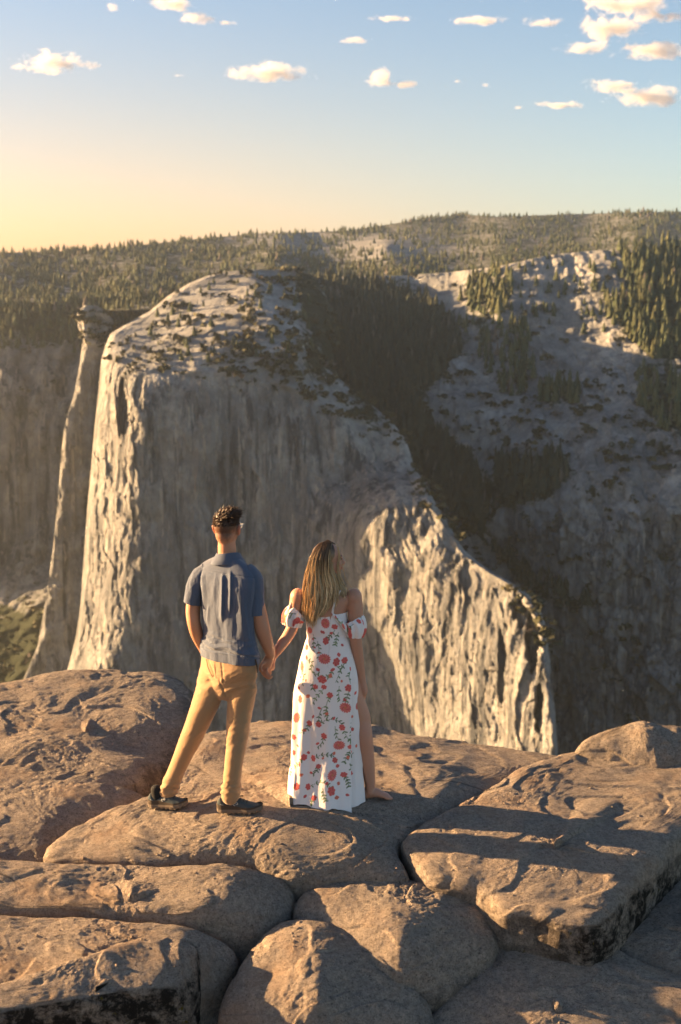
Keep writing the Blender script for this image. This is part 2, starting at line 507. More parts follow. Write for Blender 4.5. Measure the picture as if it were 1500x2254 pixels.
def w2(px, py):
    return smooth01((py - 1080 + (px - 1200) * 0.10) / 110) * smooth01((px - 1060) / 60)
def disp2(P, px, py):
    w = w2(px, py)
    ribs = fbm(P * np.array([1 / 70., 1 / 70., 1 / 300.]), 5, 41, 0.55, ridged=True) * 16
    led = fbm(P / 60., 6, 47, 0.56) * 13 + fbm(P / 200., 3, 49) * 30
    q = (P[:, 0] * 0.5 + P[:, 2] * 0.9)
    sl = fbm(np.stack([q / 12., P[:, 1] / 60., P[:, 0] / 90.], 1), 4, 51, 0.55, ridged=True) * 6 * np.exp(-((px - 1270) / 110.) ** 2 - ((py - 760) / 130.) ** 2)
    ch = facets(P[:, 0] / 30. + P[:, 2] / 160., P[:, 2] / 60., 15, .9) * 12 + facets(P[:, 0] / 13., P[:, 2] / 22., 16, .9) * 5.5
    return (1 - w) * (led + ch * .5) + w * (ribs + led * 0.6 + ch) + sl
F_GULLY = [(690, 612), (850, 622), (905, 640), (985, 690), (1015, 770), (965, 835), (905, 872), (960, 950), (1040, 1020), (1072, 1110), (1065, 1190), (1000, 1130), (910, 1020), (880, 950), (740, 830), (700, 760)]
F_RTOP = [(1360, 552), (1400, 528), (1600, 505), (1600, 650), (1440, 660), (1385, 620)]
F_RDARK = [(1325, 660), (1400, 640), (1600, 650), (1600, 790), (1440, 790), (1380, 740), (1330, 700)]
F_MID = [(1045, 600), (1115, 600), (1130, 650), (1110, 690), (1050, 700), (1010, 660)]
F_LOW = [(1090, 1010), (1230, 1000), (1260, 1060), (1150, 1110), (1085, 1120)]
F_LOW2 = [(1065, 1190), (1130, 1230), (1230, 1300), (1300, 1330), (1260, 1350), (1150, 1290)]
F_RMID = [(1180, 850), (1270, 850), (1280, 890), (1190, 890)]
F_RR = [(1400, 820), (1600, 830), (1600, 950), (1480, 960), (1400, 900)]
F_GUL2 = [(1000, 700), (1160, 720), (1180, 850), (1110, 880), (1060, 800)]
def soft(px, py, poly, r=22):
    s = 0
    for dx in (-r, 0, r):
        for dy in (-r, 0, r):
            s = s + inpoly(px + dx, py + dy, poly)
    return s / 9.0
def veg2(px, py):
    v = 0.30 + 0.05 * smooth01((py - 850) / 100)
    for f, a in ((F_GULLY, 0.5), (F_RTOP, 0.5), (F_RDARK, 0.5), (F_MID, 0.3), (F_LOW, 0.35), (F_LOW2, 0.35), (F_RMID, 0.3), (F_RR, 0.3), (F_GUL2, 0.14)):
        v = v + a * soft(px, py, f)
    v = v - 0.25 * np.exp(-((px - 1270) / 90.) ** 2 - ((py - 720) / 130.) ** 2) - 0.12 * w2(px, py)
    v = v - 0.3 * smooth01((600 - py) / 30) * smooth01((1370 - px) / 30)
    return v
PYS2 = np.linspace(0, 1, 400)
def terrain_top(name, mat, topf, bottom, x0, x1, ncol, nrow, ctrl, disp, wall, veg):
    """the same, with a free skyline: rows run from the skyline down"""
    u = np.linspace(x0, x1, ncol)
    v = np.linspace(0, 1, nrow)
    PX = np.repeat(u[None], nrow, 0)
    PY = topf(u)[None] + (bottom(u) - topf(u))[None] * v[:, None]
    D = rbf(ctrl, 500.0)(PX, PY)
    P = at(PX, PY, D)
    D = D + disp(P.reshape(-1, 3), PX.ravel(), PY.ravel()).reshape(D.shape)
    P = at(PX, PY, D)
    inner = (P, PX, PY)
    rows = []
    for k, s in list(enumerate((30, 90, 250, 600)))[::-1]:
        q = P[0].copy(); q[:, 1] += s; q[:, 2] -= 2 + s * 0.05; rows.append(q)
    A = np.concatenate([np.stack(rows, 0), P], 0)
    W = wall(PX, PY) + PX * 0; G = veg(PX, PY) + PX * 0
    W = np.concatenate([np.repeat(W[:1], 4, 0), W], 0); G = np.concatenate([np.repeat(G[:1], 4, 0), G], 0)
    ob = build(name, A.reshape(-1, 3), grid_faces(*A.shape[:2]), mat, attrs={'wall': W.ravel(), 'veg': G.ravel()}, kind='structure')
    return ob, inner
slope, S_SLOPE = terrain_top('rocky_slope', M_WALL, tops2, lambda u: u * 0 + 1720, 610, 1590, 305, 360, ctrl2, disp2, lambda px, py: np.maximum(w2(px, py), .45 * smooth01((py - 640) / 80)), veg2)

# ---- wooded plateau on the skyline
tops3 = curve([(-120, 560), (0, 556), (200, 551), (330, 537), (430, 526), (560, 514), (700, 510), (760, 508), (850, 495), (950, 478), (1020, 472), (1100, 477), (1200, 473), (1300, 470), (1400, 467), (1620, 464)])
ctrl3 = [(-120, 560, 4400), (0, 556, 4500), (200, 551, 4700), (330, 537, 5000), (430, 526, 5200), (560, 514, 5600), (700, 510, 6000), (850, 495, 6500), (1020, 472, 7000), (1300, 470, 7000), (1620, 464, 7000),
         (-120, 690, 3700), (0, 690, 3650), (200, 690, 3640), (400, 660, 3650), (700, 660, 3700), (1000, 640, 3800), (1300, 600, 3900), (1600, 590, 3900),
         (850, 545, 4800), (600, 560, 4500), (1100, 530, 5300), (1400, 520, 5000), (300, 600, 4100), (0, 610, 4000), (900, 590, 4200)]
disp3 = lambda P, px, py: fbm(P / 350., 4, 61) * 45
veg3 = lambda px, py: 0.54 - 0.38 * np.exp(-((px - 830) / 130.) ** 2 - ((py - 545) / 22.) ** 2) - 0.3 * np.exp(-((px - 610) / 90.) ** 2 - ((py - 520) / 14.) ** 2)
plateau, S_PLAT = terrain_top('wooded_plateau', M_FAR, tops3, curve([(-120, 690), (400, 680), (700, 650), (1000, 630), (1300, 600), (1620, 585)]), -120, 1620, 340, 90, ctrl3, disp3, lambda px, py: px * 0, veg3)

# ---- the dark cliffs beyond the nose, far left
tops4 = curve([(-120, 655), (0, 660), (120, 668), (200, 655), (330, 650), (420, 650)])
ctrl4 = [(-120, 655, 3620), (0, 660, 3600), (200, 655, 3580), (420, 650, 3580), (0, 800, 3470), (200, 800, 3450), (0, 1000, 3420), (150, 1000, 3400), (0, 1250, 3390), (120, 1250, 3370), (350, 900, 3450),
         (0, 1350, 3250), (100, 1350, 3150), (0, 1550, 2950), (150, 1550, 2830), (-120, 1000, 3420), (-120, 1550, 3000), (400, 1600, 2800), (400, 1200, 3300)]
w4 = lambda px, py: smooth01((py - 760) / 60) * smooth01((1330 - py) / 80)
def disp4(P, px, py):
    return fbm(P * np.array([1 / 90., 1 / 90., 1 / 500.]), 5, 71, 0.55, ridged=True) * 30 + fbm(P / 120., 5, 73) * 25
veg4_shade = lambda px, py: 0.40 + 0.25 * smooth01((780 - py) / 60) + 0.15 * np.exp(-((px - 60) / 90.) ** 2 - ((py - 880) / 50.) ** 2) - 0.1 * w4(px, py) + 0.38 * smooth01((py - 1300) / 100)  # last term paints the lower talus dark green in place of shade
lcliff, S_LEFT = terrain_top('dark_cliff', M_FAR, tops4, lambda u: u * 0 + 1600, -120, 420, 130, 330, ctrl4, disp4, w4, veg4_shade)

# ---- the pillar just left of the nose
xl5 = curve([(672, 186), (680, 176), (692, 170), (720, 172), (745, 184), (770, 180), (800, 176), (870, 163), (905, 152), (950, 141), (1000, 135), (1100, 128), (1200, 118), (1300, 104), (1420, 84), (1500, 50), (1600, 0)])
xr5 = curve([(672, 212), (680, 226), (700, 246), (740, 262), (800, 275), (1000, 275), (1600, 270)])
ctrl5 = [(170, 690, 2800), (200, 672, 2800), (260, 720, 2830), (180, 800, 2790), (270, 850, 2820), (150, 930, 2780), (135, 1050, 2780), (270, 1050, 2810), (110, 1300, 2770), (270, 1300, 2800), (60, 1500, 2740), (0, 1600, 2720), (270, 1550, 2770)]
def disp5(P, px, py):
    return fbm(P * np.array([1 / 40., 1 / 40., 1 / 200.]), 4, 81, 0.55, ridged=True) * 9 + fbm(P / 40., 5, 83) * 12
pillar, S_PIL = terrain('cliff_pillar', M_WALL, np.linspace(672, 1600, 330), xl5, xr5, 90, ctrl5, disp5, lambda px, py: smooth01((py - 760) / 60), lambda px, py: 0.28 - 0.2 * smooth01((py - 760) / 60), back=(True, False, True), rnd=(10, 0))

# ---- valley floor far below
g = np.linspace(-1, 1, 40)
GX, GY = np.meshgrid(g * 8000, (g + 1) * 3900 - 300)
GP = np.stack([GX, GY, -930 + 0 * GX], -1).reshape(-1, 3)
GP[:, 2] += fbm(GP / 900., 3, 91) * 20
t = NT('valley_ground')
valley = build('valley_ground', GP, grid_faces(40, 40), t.finish(t.ramp(t.noise(t.pos(), 0.02, 6), [(0.4, (0.03, 0.04, 0.02)), (0.7, (0.12, 0.11, 0.06))]), 0.95), kind='structure')

# ================================================================== conifers
M_TREE = mat_leaf('conifer_needles')

def conifer(seed, tiers=4, sides=6):
    r = np.random.default_rng(seed)
    V, F, o = [], [], 0
    for k in range(tiers):
        z0 = 0.08 + 0.80 * k / tiers; z1 = min(1.0, z0 + 0.36 + 0.05 * r.random())
        if k == tiers - 1: z1 = 1.0
        rad = 0.19 * (1 - k / tiers) + 0.035
        V.append((r.normal() * 0.006, r.normal() * 0.006, z1))
        for s in range(sides):
            a = 2 * math.pi * (s + r.random() * 0.6) / sides
            q = rad * (0.65 + 0.6 * r.random())
            V.append((q * math.cos(a), q * math.sin(a), z0 - 0.05 * r.random()))
        for s in range(sides):
            F.append((o, o + 1 + s, o + 1 + (s + 1) % sides))
        o += sides + 1
    # trunk
    for s in range(3):
        a = 2 * math.pi * s / 3
        V.append((0.012 * math.cos(a), 0.012 * math.sin(a), -0.06))
    V.append((0, 0, 0.9))
    for s in range(3): F.append((o + s, o + (s + 1) % 3, o + 3))
    return np.array(V), np.array(F)
TEMPL = [conifer(k) for k in range(8)]

def shrub(seed):
    r = np.random.default_rng(seed)
    V, F, o = [], [], 0
    for k in range(5):
        c = r.normal(size=3) * np.array([0.35, 0.35, 0.12]) + np.array([0, 0, 0.35])
        pts = r.normal(size=(7, 3)); pts = pts / np.linalg.norm(pts, axis=1)[:, None] * (0.25 + 0.2 * r.random((7, 1)))
        pts = pts + c
        V += list(pts)
        for _ in range(7):
            i, j, l = r.choice(7, 3, replace=False); F.append((o + i, o + j, o + l))
        o += 7
    return np.array(V), np.array(F)
SHRUBS = [shrub(k + 50) for k in range(5)]

def pick(surf, n, poly=None, weight=None):
    """random places on a terrain sheet, even over the picture"""
    P, PX, PY = surf
    R, C = PX.shape
    a = np.abs(np.gradient(PX, axis=1) * np.gradient(PY, axis=0))
    w = a.copy()
    if poly is not None: w = w * inpoly(PX, PY, poly)
    if weight is not None: w = w * weight(PX, PY)
    w = w.ravel(); w = w / w.sum()
    i = rng.choice(R * C, n, p=w)
    r, c = np.clip(i // C, 0, R - 2), np.clip(i % C, 0, C - 2)
    fu, fv = rng.random(n)[:, None], rng.random(n)[:, None]
    q = P[r, c] * (1 - fu) * (1 - fv) + P[r, c + 1] * fu * (1 - fv) + P[r + 1, c] * (1 - fu) * fv + P[r + 1, c + 1] * fu * fv
    return q

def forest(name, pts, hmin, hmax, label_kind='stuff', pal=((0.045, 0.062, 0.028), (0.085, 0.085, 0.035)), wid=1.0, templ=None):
    templ = templ or TEMPL
    V, F, Cc, o = [], [], [], 0
    for p in pts:
        tv, tf = templ[rng.integers(len(templ))]
        h = hmin + (hmax - hmin) * rng.random() ** 1.3
        a = rng.random() * 6.28
        ca, sa = math.cos(a), math.sin(a)
        wv = wid * (0.8 + 0.5 * rng.random())
        q = np.stack([(tv[:, 0] * ca - tv[:, 1] * sa) * h * wv, (tv[:, 0] * sa + tv[:, 1] * ca) * h * wv, tv[:, 2] * h], 1) + p
        V.append(q); F.append(tf + o); o += len(tv)
        k = rng.random(); c = np.array(pal[0]) * (1 - k) + np.array(pal[1]) * k
        if rng.random() < 0.03: c = np.array((0.13, 0.105, 0.085))
        Cc.append(np.repeat(c[None], len(tv), 0))
    return build(name, np.concatenate(V), np.concatenate(F), M_TREE, smooth=False, attrs={'Col': np.concatenate(Cc)}, kind=label_kind)

clear = lambda px, py: 1 - 0.85 * np.exp(-((px - 830) / 120.) ** 2 - ((py - 545) / 18.) ** 2) - 0.6 * np.exp(-((px - 610) / 80.) ** 2 - ((py - 520) / 12.) ** 2)
sky_w = lambda px, py: clear(px, py) * np.where(py < tops3(px) + 10, 1.8, 1.0) * (py < 700) * np.clip(.55 + 1.5 * noise(np.stack([px / 60., py / 16., px * 0], -1).reshape(-1, 3), 5).reshape(px.shape), .06, 2)
forest('plateau_forest', pick(S_PLAT, 7800, None, sky_w), 8, 27, wid=1.25)
o = bpy.data.objects['plateau_forest']; tag(o, 'dense conifer forest covering the far plateau along the skyline', 'forest')
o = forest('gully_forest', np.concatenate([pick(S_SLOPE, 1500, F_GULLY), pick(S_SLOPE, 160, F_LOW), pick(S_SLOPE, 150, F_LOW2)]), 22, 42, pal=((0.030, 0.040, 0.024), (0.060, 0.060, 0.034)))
tag(o, 'dark dense conifer forest filling the gully right of the granite dome', 'forest')
o = forest('hillside_forest', np.concatenate([pick(S_SLOPE, 420, F_RTOP), pick(S_SLOPE, 300, F_RDARK), pick(S_SLOPE, 110, F_MID), pick(S_SLOPE, 50, F_RMID), pick(S_SLOPE, 130, F_RR), pick(S_SLOPE, 120, F_GUL2)]), 18, 42)
tag(o, 'conifer stand on the upper right mountainside, treetops catching sun', 'forest')
o = forest('cliff_top_forest', pick(S_LEFT, 520, None, lambda px, py: (py < 780) * 1.0 * np.clip((800 - py) / 120., 0, 1)), 16, 36)
tag(o, 'golden lit conifer forest above the dark left cliffs', 'forest')
o = forest('mountain_scrub', np.concatenate([pick(S_WALL, 330, None, lambda px, py: (1 - wall1(px, py)) ** 2 * (0.5 + 0.8 * smooth01((px - 420) / 250))), pick(S_SLOPE, 650, None, lambda px, py: (px > 700) * (1 - 0.8 * w2(px, py)) * (py > 600) * (0.35 + (py > 820)) * (1 - 0.6 * np.exp(-((px - 1270) / 80.) ** 2 - ((py - 720) / 110.) ** 2))), pick(S_PIL, 40, None, lambda px, py: (py < 760) * 1.0), pick(S_LEFT, 250, None, lambda px, py: (py > 760) * veg4_shade(px, py) ** 3)]), 7, 22, wid=1.2, templ=SHRUBS, pal=((0.040, 0.045, 0.024), (0.085, 0.075, 0.034)))
tag(o, 'low dark scrub dotted over the granite mountainside', 'scrub')

# scattered pines that stand singly on the bare granite
pine_bark = mat_plain('pine_bark', (0.10, 0.075, 0.05), 0.9)
pmesh = []
for k in range(6):
    tv, tf = conifer(100 + k, 6, 8)
    me = bpy.data.meshes.new('pine_crown')
    me.from_pydata([tuple(v) for v in tv * np.array([1.15, 1.15, 1])], [], [tuple(int(i) for i in f) for f in tf])
    c = np.array((0.055, 0.066, 0.030)) * (0.8 + 0.5 * rng.random())
    a = me.attributes.new('Col', 'FLOAT_COLOR', 'POINT'); a.data.foreach_set('color', np.tile(np.append(c, 1), len(tv)).astype(np.float32))
    me.materials.append(M_TREE)
    pmesh.append(me)
def pines(pts, label, group, h0, h1):
    for p in pts:
        h = h0 + (h1 - h0) * rng.random()
        ob = bpy.data.objects.new('pine_tree', pmesh[rng.integers(6)])
        col.objects.link(ob)
        ob.location = p - np.array([0, 0, 0.3])
        ob.scale = (h * (0.85 + 0.4 * rng.random()),) * 2 + (h,)
        ob.rotation_euler = (0, 0, rng.random() * 6.28)
        tag(ob, label, 'tree', group)
pines(pick(S_WALL, 70, [(300, 720), (420, 640), (500, 605), (660, 600), (720, 760), (640, 800), (440, 800), (300, 800)]), 'small pine standing alone on the bare sunlit granite dome', 'lone pines on the granite dome', 10, 24)
pines(pick(S_SLOPE, 75, [(1060, 590), (1200, 566), (1370, 556), (1400, 660), (1330, 740), (1200, 720), (1130, 700), (1080, 640)]), 'small pine standing alone on the pale bare slope under the ridge', 'lone pines on the pale right slope', 12, 28)

# ================================================================== haze and clouds
t = NT('haze_air')
t.t.nodes.remove(t.b)
pv = t.n('ShaderNodeVolumePrincipled')
pv.inputs['Color'].default_value = (0.86, 0.95, 1.0, 1)
pv.inputs['Density'].default_value = 3.0e-5
pv.inputs['Anisotropy'].default_value = 0.84
t.l(pv.outputs[0], t.out.inputs['Volume'])
x0, x1, y0, y1, z0, z1 = -8600, 8600, -800, 8400, -990, 520
hv = np.array([(x, y, z) for x in (x0, x1) for y in (y0, y1) for z in (z0, z1)], float)
hf = np.array([(0, 1, 3, 2), (4, 6, 7, 5), (0, 4, 5, 1), (2, 3, 7, 6), (0, 2, 6, 4), (1, 5, 7, 3)])
hz = build('haze', hv, hf, t.m, smooth=False, kind='stuff')
tag(hz, 'thin pale haze filling the valley air', 'haze')

def cloud_mat():
    t = NT('cloud_vapour')
    t.t.nodes.remove(t.b)
    tc = t.n('ShaderNodeTexCoord')
    n = t.noise(t.pos((0.8, 0.8, 1.2)), 0.010, 8, 0.68, 0.4)
    ln = t.n('ShaderNodeVectorMath', operation='LENGTH'); t.l(tc.outputs['Object'], ln.inputs[0])
    f = t.math('SUBTRACT', t.math('ADD', t.math('MULTIPLY', n, 3.4), -1.05), ln.outputs['Value'])
    d = t.math('MULTIPLY', f, 0.035, False)
    d = t.math('MAXIMUM', d, 0.0)
    pv = t.n('ShaderNodeVolumePrincipled')
    pv.inputs['Color'].default_value = (0.98, 0.97, 0.96, 1)
    pv.inputs['Anisotropy'].default_value = 0.3
    t.l(d, pv.inputs['Density'])
    t.l(pv.outputs[0], t.out.inputs['Volume'])
    return t.m
M_CLOUD = cloud_mat()

def cloud(px, py, wpx, hpx, label, D=11000):
    c = at(px, py, D)
    s = D / FPX
    hw, hh = wpx * s / 2 * 1.22, hpx * s / 2 * 1.12
    hd = max(hw * 0.5, hh)
    R, C = 24, 40
    th = np.linspace(0.02, math.pi - 0.02, R); ph = np.linspace(0, 2 * math.pi, C, endpoint=False)
    T, Ph = np.meshgrid(th, ph, indexing='ij')
    S = np.stack([np.sin(T) * np.cos(Ph), np.sin(T) * np.sin(Ph), np.cos(T)], -1).reshape(-1, 3)
    V = S * (1.2 + 0.10 * fbm(S * 2.5 + px, 3, 5)[:, None])
    V[:, 2] = np.where(V[:, 2] < -0.55, -0.55 + (V[:, 2] + 0.55) * 0.35, V[:, 2])
    ob = build('cloud', V, [grid_faces(R, C, True)[:, ::-1], np.array([list(range(C))]), np.array([[(R - 1) * C + k for k in range(C)][::-1]])], M_CLOUD)
    ob.location = c; ob.scale = (hw, hd, hh)
    tag(ob, label, 'cloud', 'small clouds in the evening sky')

cloud(115, 138, 150, 56, 'plump cream cloud at the far left of the sky')
cloud(180, 143, 70, 24, 'thin tail of cloud just right of the plump left cloud')
cloud(250, 15, 36, 24, 'tiny puff at the top edge, left of centre')
cloud(382, 8, 96, 36, 'cloud cut by the top edge, left of centre')
cloud(442, 40, 84, 32, 'ragged cloud hanging under the top left cloud')
cloud(497, 50, 44, 14, 'small flat wisp right of the ragged top left cloud')
cloud(595, 160, 180, 44, 'long flat based cloud in the middle of the sky')
cloud(832, 172, 62, 44, 'upright puff of the cloud right of the middle')
cloud(893, 186, 80, 20, 'low flat tail right of the upright puff')
cloud(390, 166, 38, 9, 'faint small streak between the left and middle clouds')
cloud(783, 88, 60, 16, 'small flat cloud above the upright puff')
cloud(862, 41, 90, 11, 'thin streak high above the upright puff')
cloud(1050, 46, 130, 20, 'long thin streak near the top, right of centre')
cloud(1200, 50, 90, 24, 'small oval cloud left of the big top right cloud')
cloud(1385, 12, 190, 46, 'big cloud cut by the top edge at the right')
cloud(1340, 62, 130, 70, 'slanting middle of the big top right cloud')
cloud(1290, 105, 110, 34, 'lower left end of the big top right cloud')
cloud(1440, 112, 150, 44, 'flat cloud low at the right edge under the big one')
cloud(1440, 38, 130, 30, 'cloud bank touching the right edge near the top')
cloud(1345, 190, 110, 34, 'left end of the long cloud at the right edge')
cloud(1440, 212, 160, 56, 'thick right end of the long cloud at the right edge')
cloud(1235, 232, 100, 18, 'flat thin cloud left of the long right edge cloud')
cloud(1068, 188, 24, 14, 'tiny round puff right of the centre sky')
cloud(1008, 179, 26, 10, 'tiny faint puff beside the round one')
cloud(1143, 236, 24, 10, 'tiny puff low in the sky, left of the flat thin cloud')

# ================================================================== foreground granite
M_ROCK = mat_near_granite()
ROCKS = {}

def rock(name, label, cat, bound, tops, n=4.0, nth=300, nr=110, center=None, skirt=0.6, amp=1.0, seed=0, bumps=(), stain_shade=None, group=None):
    """a weathered block: outline at its foot or rim, a crown shaped by heights, rounded shoulders, sides going down"""
    nth, nr = int(nth * .85), int(nr * .85)
    B = np.array([np.append(gp(a, b, z)[:2], z) for a, b, z in bound])
    Tp = np.array([np.append(gp(a, b, z)[:2], z) for a, b, z in tops])
    f = rbf(Tp, 1.0)
    if center is None: cxy = B[:, :2].mean(0)
    else: cxy = gp(center[0], center[1], center[2])[:2]
    d = B[:, :2] - cxy
    ang = np.arctan2(d[:, 1], d[:, 0])
    turn = (np.diff(np.append(ang, ang[0])) + math.pi) % (2 * math.pi) - math.pi
    if min((turn > 0).sum(), (turn < 0).sum()): print('outline folds', label, (turn > 0).sum(), (turn < 0).sum())
    o = np.argsort(ang)
    ang, rad, zb = ang[o], np.linalg.norm(d, axis=1)[o], B[o, 2]
    # resample the outline by straight pieces in the plan, then soften it
    Q = cxy + np.stack([np.cos(ang), np.sin(ang)], 1) * rad[:, None]
    th = np.linspace(-math.pi, math.pi, nth, endpoint=False)
    k = np.searchsorted(ang, th) % len(ang)
    i0, i1 = (k - 1) % len(ang), k
    dirs = np.stack([np.cos(th), np.sin(th)], 1)
    e = Q[i1] - Q[i0]
    den = dirs[:, 0] * e[:, 1] - dirs[:, 1] * e[:, 0]
    q0 = Q[i0] - cxy
    r = (q0[:, 0] * e[:, 1] - q0[:, 1] * e[:, 0]) / np.where(np.abs(den) < 1e-9, 1e-9, den)
    s_ = np.clip(np.where(np.abs(e).sum(1) > 0, ((dirs * r[:, None] - q0) * e).sum(1) / (e * e).sum(1), 0), 0, 1)
    z = zb[i0] * (1 - s_) + zb[i1] * s_
    ker = np.hanning(11); ker /= ker.sum()
    r = np.convolve(np.concatenate([r[-5:], r, r[:5]]), ker, 'valid')
    z = np.convolve(np.concatenate([z[-5:], z, z[:5]]), ker, 'valid')
    # rings: dense near the shoulder
    s = np.concatenate([np.linspace(0.004, 0.80, int(nr * 0.6)), 0.80 + 0.20 * np.sin(np.linspace(0, math.pi / 2, int(nr * 0.4) + 1)[1:])])
    X = cxy[0] + s[:, None] * r[None] * np.cos(th)[None]
    Y = cxy[1] + s[:, None] * r[None] * np.sin(th)[None]
    top = f(X, Y)
    for bx, by, bz, br, ba in bumps:
        c = gp(bx, by, bz)[:2]
        top = top + ba * np.exp(-((X - c[0]) ** 2 + (Y - c[1]) ** 2) / br ** 2)
    prof = np.clip(1 - s ** n, 0, 1) ** (1.0 / n)
    Z = z[None] + (np.maximum(top, z[None] + 0.01) - z[None]) * prof[:, None]
    P = np.stack([X, Y, Z], -1)
    # sides
    sk = []
    for kk in range(1, 9):
        a = kk / 8.0
        q = P[-1].copy(); q[:, 2] -= skirt * a; q[:, :2] = cxy + (q[:, :2] - cxy) * (1 - 0.05 * a); sk.append(q)
    P = np.concatenate([P, np.stack(sk, 0)], 0)
    R = P.shape[0]
    # normals
    gu = np.gradient(P, axis=0); gv = np.roll(P, -1, 1) - np.roll(P, 1, 1)
    N = np.cross(gu, gv); N /= np.linalg.norm(N, axis=-1)[..., None] + 1e-9
    N = np.where(N[..., 2:3] < -0.2, -N, N)
    V = P.reshape(-1, 3); NN = N.reshape(-1, 3)
    warp = np.stack([noise(V * 1.7, seed + 1), noise(V * 1.7, seed + 2), noise(V * 1.7, seed + 3)], 1) * 0.25
    dsp = fbm((V + warp) * np.array([1.1, 1.6, 1.6]), 3, seed + 5) * 0.034 * amp
    dsp += fbm((V + warp) * np.array([4.5, 7.0, 7.0]), 4, seed + 9, 0.55) * 0.007
    pit = fbm((V + warp) * np.array([11, 17, 17.0]), 4, seed + 13, 0.6)
    rough = smooth01(fbm(V * 2.2, 2, seed + 31) * 1.8 + 0.55)
    dsp += pit * 0.0060 * (0.45 + 0.6 * rough)
    dsp += (facets(V[:, 0] * 9 + warp[:, 0] * 6, V[:, 1] * 13 + V[:, 2] * 8, seed + 41, .8) * .0016 + facets(V[:, 0] * 22, V[:, 1] * 30 + V[:, 2] * 18, seed + 43, .8) * .0014) * rough
    dsp += -np.maximum(noise(V * 34.0, seed + 17) - 0.12, 0) * 0.008 * rough
    # exfoliation steps
    st = fbm((V + warp) * np.array([0.9, 1.3, 2.0]), 3, seed + 23) * 3.0
    dsp += (smooth01((st - np.floor(st)) / 0.10) - (st - np.floor(st))) * 0.010
    V = V + NN * dsp[:, None]
    cpt = V[:nth].mean(0)
    V2 = np.concatenate([V, cpt[None]])
    F4 = grid_faces(R, nth, True)[:, ::-1]
    F3 = np.array([(len(V), (i), (i + 1) % nth) for i in range(nth)])
    sv = np.zeros(len(V2)) if stain_shade is None else np.append(stain_shade(V, NN), 0)
    base = np.array([cxy[0], cxy[1], z.min() - skirt])
    ob = build(name, V2, [F4, F3], M_ROCK, base=base, attrs={'stain_shade': sv})
    tag(ob, label, cat, group)
    ROCKS[label] = (V2, F4)
    return ob

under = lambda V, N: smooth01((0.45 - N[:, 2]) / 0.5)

MAIN = 'broad granite slab carrying the couple, rounded lower front edge'
rock('granite_slab', MAIN, 'rock',
     [(398, 1705, -.08), (408, 1670, .00), (440, 1628, .03), (490, 1610, .04), (560, 1598, .05), (640, 1601, .05), (740, 1600, .04), (830, 1606, .03), (850, 1618, .0), (920, 1634, -.02), (1040, 1647, -.05), (1170, 1669, -.08), (1262, 1684, -.10),
      (1200, 1716, -.12), (1130, 1750, -.13), (1060, 1785, -.14), (985, 1820, -.15), (925, 1855, -.18), (885, 1885, -.21), (877, 1905, -.22), (890, 1940, -.26), (905, 1966, -.29), (840, 1966, -.29), (760, 1958, -.28), (700, 1962, -.285), (650, 1960, -.285),
      (560, 1930, -.26), (450, 1918, -.25), (330, 1914, -.25), (200, 1911, -.27), (98, 1913, -.30), (108, 1885, -.27), (150, 1850, -.22), (220, 1815, -.17), (300, 1785, -.12), (340, 1765, -.10)],
     [(400, 1775, -.02), (530, 1785, .0), (720, 1790, .0), (850, 1757, .0), (600, 1640, .09), (480, 1650, .06), (760, 1630, .07), (860, 1650, .03), (1000, 1680, .0), (1150, 1690, -.03), (1000, 1760, -.02), (920, 1800, -.04),
      (600, 1870, -.07), (750, 1880, -.08), (850, 1890, -.11), (300, 1850, -.12), (200, 1870, -.17), (450, 1870, -.09), (640, 1915, -.14), (350, 1885, -.16), (780, 1920, -.14)],
     n=4.5, nth=560, nr=230, center=(640, 1780, 0), seed=3, bumps=[(445, 1650, .05, .22, .05), (560, 1700, .0, .4, -.03), (960, 1720, 0, .35, .03)])
rock('granite_slab', 'large flat granite slab at the right, thin crack along its left side', 'rock',
     [(1245, 1706, -.10), (1300, 1686, -.06), (1400, 1670, -.04), (1530, 1662, -.04), (1620, 1680, -.08), (1680, 1780, -.2), (1600, 1830, -.24), (1500, 1908, -.29), (1420, 1988, -.34), (1345, 2064, -.38), (1300, 2088, -.40), (1230, 2074, -.38), (1170, 2056, -.365),
      (1110, 2046, -.355), (1090, 2028, -.34), (1050, 1997, -.31), (955, 1976, -.28), (914, 1950, -.26), (890, 1908, -.22), (879, 1890, -.20), (905, 1860, -.17), (965, 1828, -.15), (1045, 1790, -.14), (1115, 1755, -.13), (1185, 1722, -.12)],
     [(930, 1880, -.10), (1000, 1850, -.06), (1100, 1830, -.05), (1250, 1750, -.02), (1400, 1720, .02), (1480, 1690, .05), (1450, 1800, -.03), (1300, 1900, -.11), (1150, 1930, -.14), (1000, 1910, -.12), (1350, 1940, -.14), (1250, 1985, -.20), (1130, 1965, -.19), (1400, 1890, -.10), (1560, 1740, 0), (1270, 1830, -.06)],
     n=8, nth=420, nr=170, center=(1220, 1880, -.1), seed=23, amp=0.7, bumps=[(1180, 1860, -.13, .3, .03), (1330, 1800, -.1, .3, -.03)],
     stain_shade=lambda V, N: np.clip(under(V, N) * smooth01((-.17 - V[:, 2]) / .08) * (0.55 + 0.6 * smooth01((V[:, 0] - 1.0) / .5)), 0, 1))
